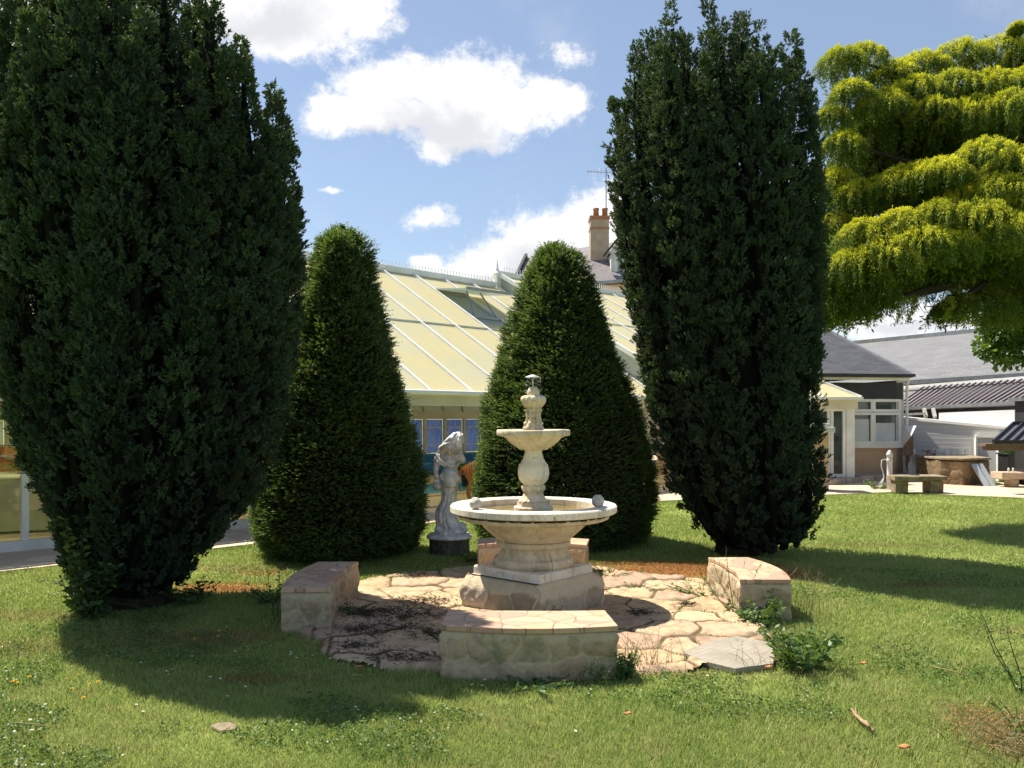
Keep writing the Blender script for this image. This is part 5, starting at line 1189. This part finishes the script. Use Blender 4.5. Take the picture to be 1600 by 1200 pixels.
    # leaning boards, ladder, tilted white board against the annex corner
    for k, (px0, px1, m, lean, h, lab) in enumerate(((1414,1421,'grey_wood',.1,.72,'narrow grey board leaning on the annex corner, leftmost of four'),(1421,1428,'white_render',.12,.80,'wide white board leaning by the annex, second from the left'),(1428,1433,'white_render',.15,.76,'white board leaning by the annex, third from the left'),(1438,1442,'grey_wood',-.35,.86,'dark grey board leaning to the left beside the white boards'))):
        q = at(px0, 742, 21.5-.06*k); q.z = .0; w = (px1-px0)/F*21.5
        o = MB().slab([q, q+Vector((w,0,0)), q+Vector((w+lean*.5,.25,h)), q+Vector((lean*.5,.25,h))], .03).build('leaning_board', M[m]); tag(o, lab, 'board', 'boards leaning by the annex')
    l = MB(); a, b = at(1437,740,20.8), at(1448,703,21.0)
    for dx in (0,.17): l.bar(a+Vector((dx,0,0)), b+Vector((dx+.05,0,0)), .02, .02)
    for j in range(6): q = a.lerp(b, j/5.2); l.bar(q, q+Vector((.19,0,0)), .02, .02)
    l.bar(b+Vector((-.12,0,0)), b+Vector((.22,0,-.12)), .03, .03); l.bar(a.lerp(b,.45)+Vector((-.15,0,.03)), a.lerp(b,.45)+Vector((.2,0,-.05)), .03, .03)
    tag(l.build('step_ladder', M['brown_wood']), 'thin metal step ladder standing by the end of the stone planter', 'ladder')
    q = [at(1413,665,21.2), at(1432,665,21.0), at(1424,681,20.9), at(1413,695,21.2)]
    t = thing('tilted_board', 'bright white tilted board beside the annex wall above the leaning boards', 'board', (q[0].x, q[0].y, 0))
    m_ = MB(); off = Vector((0,.12,0)); m_.add(q+[v+off for v in q], [(0,3,2,1),(4,5,6,7),(0,1,5,4),(1,2,6,5),(2,3,7,6),(3,0,4,7)]); m_.build('board', M['white_render'], t)
    z0 = at(1427,668,21.3); m_ = MB(); m_.slab([at(1413,712,21.5), at(1427,712,21.5), at(1427,672,21.5), at(1413,690,21.5)], .05); m_.bar(Vector((at(1420,700,21.5).x,21.6,0)), at(1420,690,21.6), .06, .06); m_.build('support', M['brown_wood'], t)
    # black planter box with herbs
    Y = 20.4; p = at(1618,736,Y); zb = p.z; t = thing('planter_box', 'black planter box with green leafy plants behind the pale bench', 'planter', (p.x, p.y, 0))
    b = MB(); w = .78; z1 = at(0,709,Y).z; z0 = at(0,737,Y).z; b.box((p.x, Y, (z0+z1)/2), (w*2,.45,z1-z0)); b.box((p.x, Y, z1), (w*2+.06,.5,.04)); b.build('box', M['dark_metal'], t, bevel=.01)
    for dx in (-.62,.62): MB().box((p.x+dx, Y, z0/2), (.07,.4,z0)).build('leg', M['dark_metal'], t)
    f = Fol(); n = 2600; P = np.stack([RNG.uniform(p.x-.72,p.x+.7,n), RNG.normal(Y,.13,n), z1+.0+np.abs(RNG.normal(0,.07,n))],1); f.leaves(P, RNG.normal(size=(n,3))+np.array([0,0,.6]), RNG.uniform(.04,.08,n), .04, RNG.random(n)); f.build('plants', M['weed'], t)
    for k, px in enumerate((1576,1583)):
        q = at(px, 737, 17.3); o = MB().lathe([(.02,0),(.022,.09),(.012,.10),(.0,.10)], at(px, 738, 19.15), 10).build('white_bottle', M['white_pvc'])
        tag(o, ('small white bottle standing on the pale bench, left one','small white bottle standing on the pale bench, right one')[k], 'bottle', 'white bottles on the pale bench')
small_right()

# ================================================================== grass blades
def inpoly(x, y, poly):
    c = np.zeros(len(x), bool); n = len(poly)
    for i in range(n):
        x0, y0 = poly[i]; x1, y1 = poly[(i+1) % n]
        k = ((y0 > y) != (y1 > y)) & (x < (x1-x0)*(y-y0)/((y1-y0) if y1 != y0 else 1e-9)+x0); c ^= k
    return c
def blades(n, seed):
    r = np.random.default_rng(seed)
    u = r.random(n); y = 3.0*(18.5/3.0)**(u**1.25); x = (r.random(n)*2-1)*(y*.62+1.5)
    lim = 1.93+.07*np.sin(5*np.arctan2(y-7.15, x-.18))+.06*np.sin(11*np.arctan2(y-7.15, x-.18)+1)
    rad = np.hypot(x-.18, y-7.15); keep = (rad > lim-.05+.12*r.random(n)) & ~inpoly(x, y, edge+back)
    for (a, b, rx, ry, k) in PATCH:
        d = np.hypot((x-a)/rx, (y-b)/ry)
        if k in 'ob': keep &= ~((d < .95) & (r.random(n) < (.85 if k == 'o' else .25)))
    x, y = x[keep], y[keep]; n = len(x)
    cl = np.sin(x*5.3+1.3*np.sin(y*3.1))*np.sin(y*6.1+1.7*np.sin(x*2.7)); cl2 = np.sin(x*19+y*7)*np.sin(y*23-x*5)
    h = .007+.008*r.random(n)+.003*cl+.003*cl2+.018*(r.random(n) < .015)
    h = h*(1+.9*np.exp(-((rad[keep]-1.98)/.10)**2)*(r.random(n) < .5))
    w_ = .0032*(y/4.5)**.8*(.7+.6*r.random(n)); a = r.random(n)*2*pi; b = r.random(n)*2*pi; ln = r.uniform(.5,2.2,n)*h
    P = np.stack([x, y, np.full(n, -.02)+.0*x], 1)
    S = np.stack([np.cos(a), np.sin(a), 0*a], 1)*w_[:,None]
    M1 = P+np.stack([np.cos(b)*ln*.35, np.sin(b)*ln*.35, .02+h*.6], 1); T = P+np.stack([np.cos(b)*ln, np.sin(b)*ln, .02+h], 1)
    V = np.stack([P-S, P+S, M1+S*.8, T, M1-S*.8], 1).reshape(-1,3); i = np.arange(n)*5
    Q = np.concatenate([np.stack([i, i+1, i+2, i+4], 1), np.stack([i+4, i+2, i+3, i+3], 1)])
    Q4 = np.stack([i, i+1, i+2, i+4], 1); 
    tint = np.tile(np.array([0,0,.5,1,.5]), n)*np.repeat(r.uniform(.4,1.1,n), 5)
    V4 = np.stack([P-S, P+S, T+S*.15, T-S*.15], 1).reshape(-1,3); i = np.arange(n)*4
    t4 = np.tile(np.array([0,0,1,1]), n)*np.repeat(r.uniform(.3,1.1,n), 4)
    dn = np.sin(x*3.1+np.sin(y*2.3)*2)*np.sin(y*3.7-x); dry = (r.random(n) < .07+.10*np.clip(dn,0,1))*r.uniform(.5,1,n)
    o = npmesh('lawn_grass', V4, np.stack([i, i+1, i+2, i+3], 1), M['blade'], None, {'tint': t4, 'dry': np.repeat(dry, 4)}); tag(o, kind='stuff')
blades(880000, 77)

# ================================================================== weeds, flowers, litter
def gz(p, z=0): return Vector((p[0], p[1], z))
def clover(n=52000):
    r = np.random.default_rng(61); u = r.random(n); y = 3.2*(9.5/3.2)**u; x = (r.random(n)*2-1)*(y*.66+.5)
    f = np.sin(x*1.9+.7*np.sin(y*2.2))*np.sin(y*2.7+x)+.5*np.sin(x*6+y*5)*np.sin(y*7-x*3)+.9*np.exp(-((x+3)**2+(y-5.0)**2)/1.6)
    k = (f > .35+.3*r.random(n)) & (np.hypot(x-.18, y-7.15) > 2.02) & ~inpoly(x, y, edge+back); x, y = x[k], y[k]; n = len(x)
    F_ = Fol(); c = np.stack([x, y, r.uniform(.008,.03,n)], 1)
    for j in range(3):
        a = r.random(n)*6.28+j*2.09; F_.leaves(c, np.stack([np.cos(a), np.sin(a), r.normal(.25,.25,n)], 1), r.uniform(.010,.019,n), .013, np.clip(r.normal(.5,.25,n),0,1))
    o = F_.build('clover', M['weed'], None); tag(o, kind='stuff')
clover()

def leafy_weed(name, label, p, h, n_stem, spread, leafL, mat='weed', cat='weed', group=None, seed=1, low=.5):
    r = np.random.default_rng(seed); t = thing(name, label, cat, tuple(p), group); f = Fol(); st = MB()
    for k in range(n_stem):
        a = r.uniform(0, 6.28); hh = h*r.uniform(low, 1); q = [Vector(p)+Vector((.3*spread*cos(a)*r.random(), .3*spread*sin(a)*r.random(), 0))]
        for j in range(4): q.append(q[-1]+Vector((cos(a)*spread/4*r.uniform(.4,1.2), sin(a)*spread/4*r.uniform(.4,1.2), hh/4)))
        st.tube(q, [.004,.0035,.003,.002,.0012], 4)
        m = int(7+hh*40); u = r.random(m); qa = np.array([tuple(v) for v in q]); iz = u*4; i0 = np.clip(iz.astype(int),0,3); fr = (iz-i0)[:,None]
        P = qa[i0]*(1-fr)+qa[i0+1]*fr; b = r.random(m)*6.28
        L = leafL*r.uniform(.5,1.2,m)*(1.2-.6*u); f.leaves(P, np.stack([np.cos(b), np.sin(b), r.normal(.15,.4,m)],1), L, L*.42, np.clip(r.normal(.45,.28,m),0,1))
    f.build('foliage', M[mat], t); st.build('stem', M[mat], t); return t
leafy_weed('leafy_weed', 'bushy green weed with lobed leaves right of the worn plate', gr(1250,1043), .27, 34, .26, .085, seed=2, cat='weed', group='weeds round the patio')
leafy_weed('leafy_weed', 'dense green weeds at the foot of the right stone bench', gr(1180,975), .26, 30, .22, .07, seed=3, group='weeds round the patio')
leafy_weed('leafy_weed', 'dark green tuft at the right end of the front bench', gr(972,1058), .20, 22, .10, .05, seed=4, group='weeds round the patio')
leafy_weed('leafy_weed', 'pale green weed on the grass under the front bench middle', gr(835,1074), .06, 24, .26, .05, seed=5, group='weeds round the patio')
leafy_weed('leafy_weed', 'tall thin weed with bare stems growing before the right bench', gr(1150,958), .52, 6, .34, .03, seed=6, group='weeds round the patio', low=.7)
leafy_weed('leafy_weed', 'small weed growing on the face of the fountain base', Vector((.30,6.56,.03)), .14, 8, .10, .03, seed=7, group='weeds round the patio')
leafy_weed('leafy_weed', 'low weeds at the inner foot of the left bench', gr(548,962), .12, 18, .16, .04, seed=8, group='weeds round the patio')
leafy_weed('leafy_weed', 'light green weed by the foot of the white pump', gr(1372,764,0), .22, 30, .34, .06, seed=9, group='weeds round the patio')
leafy_weed('leafy_weed', 'low green weeds left of the right bench on the patio edge', gr(1095,930), .10, 26, .30, .04, seed=10, group='weeds round the patio')
leafy_weed('leafy_weed', 'grassy green tuft on the sunny slabs right of the fountain', gr(990,924), .05, 26, .22, .03, seed=12, group='weeds round the patio')
leafy_weed('leafy_weed', 'pale weeds at the back edge of the patio right of the fountain', gr(955,900), .09, 26, .30, .03, seed=13, group='weeds round the patio')
leafy_weed('leafy_weed', 'thin young shoot standing left of the left bench', gr(432,968), .50, 3, .10, .05, seed=14, group='weeds round the patio', low=.8)
leafy_weed('leafy_weed', 'dark tuft in the shade behind the left bench', gr(425,940), .16, 20, .22, .05, seed=15, group='weeds round the patio')
leafy_weed('leafy_weed', 'dark weeds at the foot of the statue pedestal', gr(738,876), .13, 22, .22, .05, seed=16, group='weeds round the patio')
leafy_weed('flowering_weed', 'tall pale flowering weed at the lower right corner', Vector((2.54,4.12,0)), .28, 9, .24, .05, seed=17, cat='weed', low=.4)
leafy_weed('flowering_weed', 'thin stems with whitish flowers at the right edge beside the shade', Vector((2.98,4.95,0)), .52, 5, .26, .03, seed=18, cat='weed', low=.7)
leafy_weed('ivy_shoot', 'leafy ivy shoots climbing the left foot of the big left yew', gr(128,972)+Vector((0,.15,0)), .85, 26, .22, .10, 'yew_cone', 'ivy', seed=19, low=.35)
leafy_weed('ivy_shoot', 'low ivy shoots at the right foot of the big left yew', gr(290,945)+Vector((0,.1,0)), .25, 22, .30, .07, 'yew_cone', 'ivy', seed=20, low=.35)
def stalks(label, p, h, n, spread, seed, mat='dry_grass', name='dry_grass_tuft'):
    r = random.Random(seed); t = thing(name, label, 'grass tuft', tuple(p), 'dry grass tufts'); m = MB(); f = Fol()
    for k in range(n):
        a = r.uniform(0, 2*pi); hh = h*r.uniform(.4,1); q0 = Vector(p)+Vector((r.gauss(0,spread*.4), r.gauss(0,spread*.3), 0)); dx = cos(a)*spread*r.uniform(.2,1); dy = sin(a)*spread*r.uniform(.2,1)
        pts = [q0, q0+Vector((dx*.2,dy*.2,hh*.45)), q0+Vector((dx*.55,dy*.55,hh*.8)), q0+Vector((dx,dy,hh))]; m.tube(pts, [.0018,.0015,.0012,.0008], 3)
        e = np.array(tuple(pts[-1])); g = 9; P = e+RNG.normal(0,.008,(g,3))*np.array([1,1,2.2]); f.leaves(P, RNG.normal(size=(g,3))+np.array([dx,dy,.8]), .012, .003, np.full(g,.8))
    mv = m; b0 = len(m.v); V_ = np.concatenate(f.V); m.v += [Vector(v) for v in V_]; m.f += [tuple(int(i)+b0 for i in q) for q in np.concatenate(f.Q)]; m.build('stalks', M[mat], t)
stalks('dry grass tuft with pale seed heads right of the right bench', gr(1262,965), .38, 46, .26, 1)
stalks('dry grass tuft at the patio edge right of the front bench', gr(1010,1045), .26, 40, .20, 2)
stalks('thin dry stalks standing beside the worn plate', gr(1185,1045), .18, 14, .22, 3)
stalks('grass tuft in the shade before the big left yew', gr(225,965), .16, 60, .5, 4, 'weed')
stalks('dry stalks and dead grass at the lower right corner', Vector((2.45,4.0,0)), .16, 120, .34, 5)
stalks('thin stalks at the back of the right bench', gr(1112,905), .42, 6, .10, 6, 'weed')
stalks('long grass at the right end foot of the front bench', gr(935,1066), .12, 60, .16, 7, 'weed')
stalks('dry grass at the near foot of the left bench', gr(495,978), .11, 60, .20, 8)

def debris():
    r = random.Random(3); m = MB()
    spots = [(640,962,.34),(600,955,.22),(560,985,.24),(625,1028,.24),(555,1010,.20),(690,990,.25),(650,900,.2),(670,940,.3),(1000,958,.14),(1075,945,.08),(615,980,.3),(570,960,.2)]
    for (px, py, s) in spots:
        c = gr(px, py, .03)
        for k in range(int(130*s*3)):
            p = c+Vector((r.gauss(0,s*.45), r.gauss(0,s*.30), r.uniform(0,.012))); q = [p]; a = r.uniform(0, 6.3)
            for j in range(3): a += r.uniform(-.8,.8); q.append(q[-1]+Vector((cos(a)*.022, sin(a)*.022, r.uniform(-.006,.012))))
            m.tube(q, [.0022,.002,.0016,.001], 3)
    o = m.build('dead_weeds', M['bark']); tag(o, kind='stuff')
    f = Fol(); R_ = np.random.default_rng(4)
    for (px, py, s) in spots:
        c = gr(px, py, .03); n = int(500*s); P = np.stack([R_.normal(c.x, s*.5, n), R_.normal(c.y, s*.34, n), R_.uniform(.03,.05,n)],1)
        f.leaves(P, R_.normal(size=(n,3))*np.array([1,1,.35]), R_.uniform(.012,.035,n), .010, R_.random(n))
    o = f.build('leaf_litter', M['dead_weed'], None); tag(o, kind='stuff')
debris()
def needle_litter():
    R_ = np.random.default_rng(14); f = Fol()
    for (a, b, rx, ry, k) in PATCH:
        if k not in 'obd': continue
        n = int(4200*rx*ry*(6 if k != 'b' else 2)); P = np.stack([R_.normal(a, rx*.5, n), R_.normal(b, ry*.5, n), R_.uniform(-.005,.012,n)],1)
        f.leaves(P, R_.normal(size=(n,3))*np.array([1,1,.25]), R_.uniform(.012,.03,n), .004, np.clip(R_.random(n)+(.3 if k == 'o' else 0),0,1))
    m = leafmat('yew_needle_litter', (.16,.08,.04), (.52,.25,.10), .1, .9, .1, 6, (.3,.15,.06)); o = f.build('needle_litter', m, None); tag(o, kind='stuff')
needle_litter()

def daisy(p):
    t = thing('daisy', None, None, (0,0,0)); m = MB(); n = 10
    for k in range(n):
        a = 2*pi*k/n; d = Vector((cos(a), sin(a), 0)); s = Vector((-sin(a), cos(a), 0)); z = Vector((0,0,.032))
        m.add([z, z+d*.007-s*.0025, z+d*.0125+Vector((0,0,.0015)), z+d*.007+s*.0025], [(0,1,2,3)])
    m.build('petals', M['petal'], t); MB().ball((0,0,.033), .0038, 8, (1,1,.6)).build('centre', M['yellow'], t, True); MB().tube([(0,0,0),(0,0,.032)], .0012, 4).build('stem', M['weed'], t); return t
def dandelion():
    t = thing('yellow_flower', None, None, (0,0,0)); m = MB(); n = 14
    for lay in range(3):
        for k in range(n):
            a = 2*pi*(k+.5*lay)/n; d = Vector((cos(a), sin(a), .25+.45*lay)).normalized(); s = Vector((-sin(a), cos(a), 0)); z = Vector((0,0,.05))
            m.add([z, z+d*.009-s*.002, z+d*.016, z+d*.009+s*.002], [(0,1,2,3)])
    m.build('petals', M['yellow'], t); MB().tube([(0,0,0),(0,0,.05)], .0016, 4).build('stem', M['weed'], t); return t
r = random.Random(12)
sp = [(465,1033),(472,1030),(480,1035),(468,1026),(457,1027),(485,1029),(455,1024),(380,1012),(385,1016),(392,1020),(260,1055),(272,1052),(265,1060),(414,1010),(536,1023),(515,1035),(552,1060),(560,1062),(330,1064),(345,1067),(383,1080),(355,1095),(555,1110),(560,1117),(218,1042),(275,1030),(300,1030),(365,1023),(48,1148),(35,1142),(60,1147),(25,1150),(46,1131),(70,1108),(900,1150),(955,1028),(1105,1062),(740,1075),(760,1068),(752,1078),(1463,1026),(1466,905),(629,891),(417,982),(640,1090),(225,1118),(210,1108)]
d0 = None
for (px, py) in sp:
    p = gr(px+r.uniform(-2,2), py+r.uniform(-1,1)); d = d0 = daisy(None) if d0 is None else d0
    if p and d.get('label'): d = copy_tree(d0)
    d.location = p; d.rotation_euler = (r.uniform(-.3,.3), r.uniform(-.3,.3), r.uniform(0,6)); d.scale = (.8,)*3
    tag(d, ('small white daisy in the sunny lawn at the bottom left' if px < 100 else 'small white daisy in the lawn right of the fountain or front bench' if px > 860 else 'small white daisy in the shaded cluster below the left stone bench' if 440 < px < 500 and py < 1040 else 'small white daisy in the big yew shadow left of the front bench' if px > 340 else 'small white daisy in the lawn before the big left yew'), 'daisy', 'daisies scattered over the lawn')
d0 = None
for (px, py) in [(435,981),(458,977),(464,984),(343,1000),(357,993),(300,1013),(167,1041),(182,1053),(124,1071),(108,1079),(108,1092),(144,1085),(155,1080),(133,1105),(46,1073),(24,1080),(30,1083),(18,1081),(344,1008)]:
    p = gr(px, py-6)
    if d0 is None: d0 = d = dandelion()
    else: d = copy_tree(d0)
    d.location = p; d.rotation_euler = (r.uniform(-.4,.1), r.uniform(-.3,.3), r.uniform(0,6)); d.scale = (.75,)*3
    tag(d, ('yellow dandelion near the foot of the left stone bench' if px > 400 else 'yellow dandelion in the shade before the big left yew' if px > 290 else 'yellow dandelion in the sunny lawn at the bottom left'), 'dandelion', 'yellow dandelions in the left lawn')
for (px, py, s, lab) in ((1413,1178,.035,'dry orange brown leaf on the grass at the bottom right'),(981,1124,.025,'small curled tan leaf on the grass below the front bench'),(1350,1044,.03,'curled orange leaf on the grass right of the bushy weed'),(1202,1050,.03,'brown dead leaf at the right corner of the worn plate'),(560,1050,.03,'pale curled leaf in the shade near the left bench')):
    p = gr(px, py); m = MB(); n = 6
    for i in range(n):
        for j in range(n):
            u, v = i/(n-1)-.5, j/(n-1)-.5; w_ = max(.12, 1-(2*u)**2); m.v.append(p+Vector((u*s*1.6, v*s*w_, .028+.35*s*(v*2)**2+.1*s*sin(u*7))))
    for i in range(n-1):
        for j in range(n-1): m.f.append((i*n+j, (i+1)*n+j, (i+1)*n+j+1, i*n+j+1))
    o = m.build('dry_leaf', M['dry_leaf'], None, True); so_ = o.modifiers.new('t', 'SOLIDIFY'); so_.thickness = .0015; tag(o, lab, 'leaf', 'fallen leaves on the lawn')
z = Vector((0,0,.03))
m = MB(); m.tube([gr(1331,1117)+z, gr(1338,1127)+z, gr(1350,1138)+z, gr(1366,1151)+z], [.006,.009,.010,.007], 7); m.tube([gr(1338,1127)+z, gr(1337,1115)+z], [.006,.003], 6); m.tube([gr(1352,1140)+z*1.2, gr(1358,1148)+z*1.4], [.014,.008], 6)
tag(m.build('fallen_twig', M['dead_wood'], None, True), 'forked tan twig lying on the lawn at the lower right', 'twig')
m = MB(); m.tube([gr(1453,1047)+z, gr(1465,1051)+z, gr(1488,1056)+z, gr(1511,1063)+z], [.004,.005,.004,.002], 6); m.tube([gr(1500,1060)+z, gr(1504,1052)+z*1.5], [.003,.002], 5)
tag(m.build('fallen_twig', M['dry_grass'], None, True), 'thin pale twig on the lawn near the right edge', 'twig')
for k, q in enumerate((((455,1065),(500,1058),(560,1052)),((500,1072),(545,1066),(610,1062)),((430,1086),(448,1092),(458,1098)),((2+20,1140),(60,1143),(90,1150)))):
    m = MB(); m.tube([gr(*a)+z*1.2 for a in q], [.003,.003,.0015], 5); tag(m.build('straw', M['dry_grass'], None, True), ('upper straw lying in the shade left of the front bench','lower straw lying in the shade left of the front bench','short bent straw in the shaded lawn','straw on the lawn at the bottom left')[k], 'straw', 'dry straws on the lawn')
# worn plate over a shaft
P = [gr(1066,1026), gr(1112,1008), gr(1152,1001), gr(1205,1012), gr(1212,1030), gr(1208,1045), gr(1150,1053), gr(1100,1041)]
mp, N, p_, o_ = newmat('worn_checker_plate'); v = N.pos(); ck = N.n('ShaderNodeTexChecker'); N.l(v, ck.inputs[0]); ck.inputs['Scale'].default_value = 28
N.l(N.mix(N.ramp(N.noise(v, 6, 6, .65), .3, .7), N.mix(ck.outputs[1], (.33,.295,.245), (.28,.25,.205)), (.24,.215,.175)), p_.inputs['Base Color']); p_.inputs['Roughness'].default_value = .8
N.l(N.bump(ck.outputs[1], .3, .004), p_.inputs['Normal'])
tag(MB().prism([(a.x, a.y) for a in P], 0, .035).build('access_cover', mp, bevel=.004), 'worn beige patterned plate lying at the right edge of the patio', 'cover')
P = [gr(315,1136), gr(330,1131), gr(352,1130), gr(366,1136), gr(360,1142), gr(335,1144)]
tag(MB().prism([(a.x*.9-.12, a.y) for a in P], -.01, .010).build('sunken_stone', M['old_stone'], bevel=.01), 'small sunken pinkish stone in the lawn at lower left', 'stone')
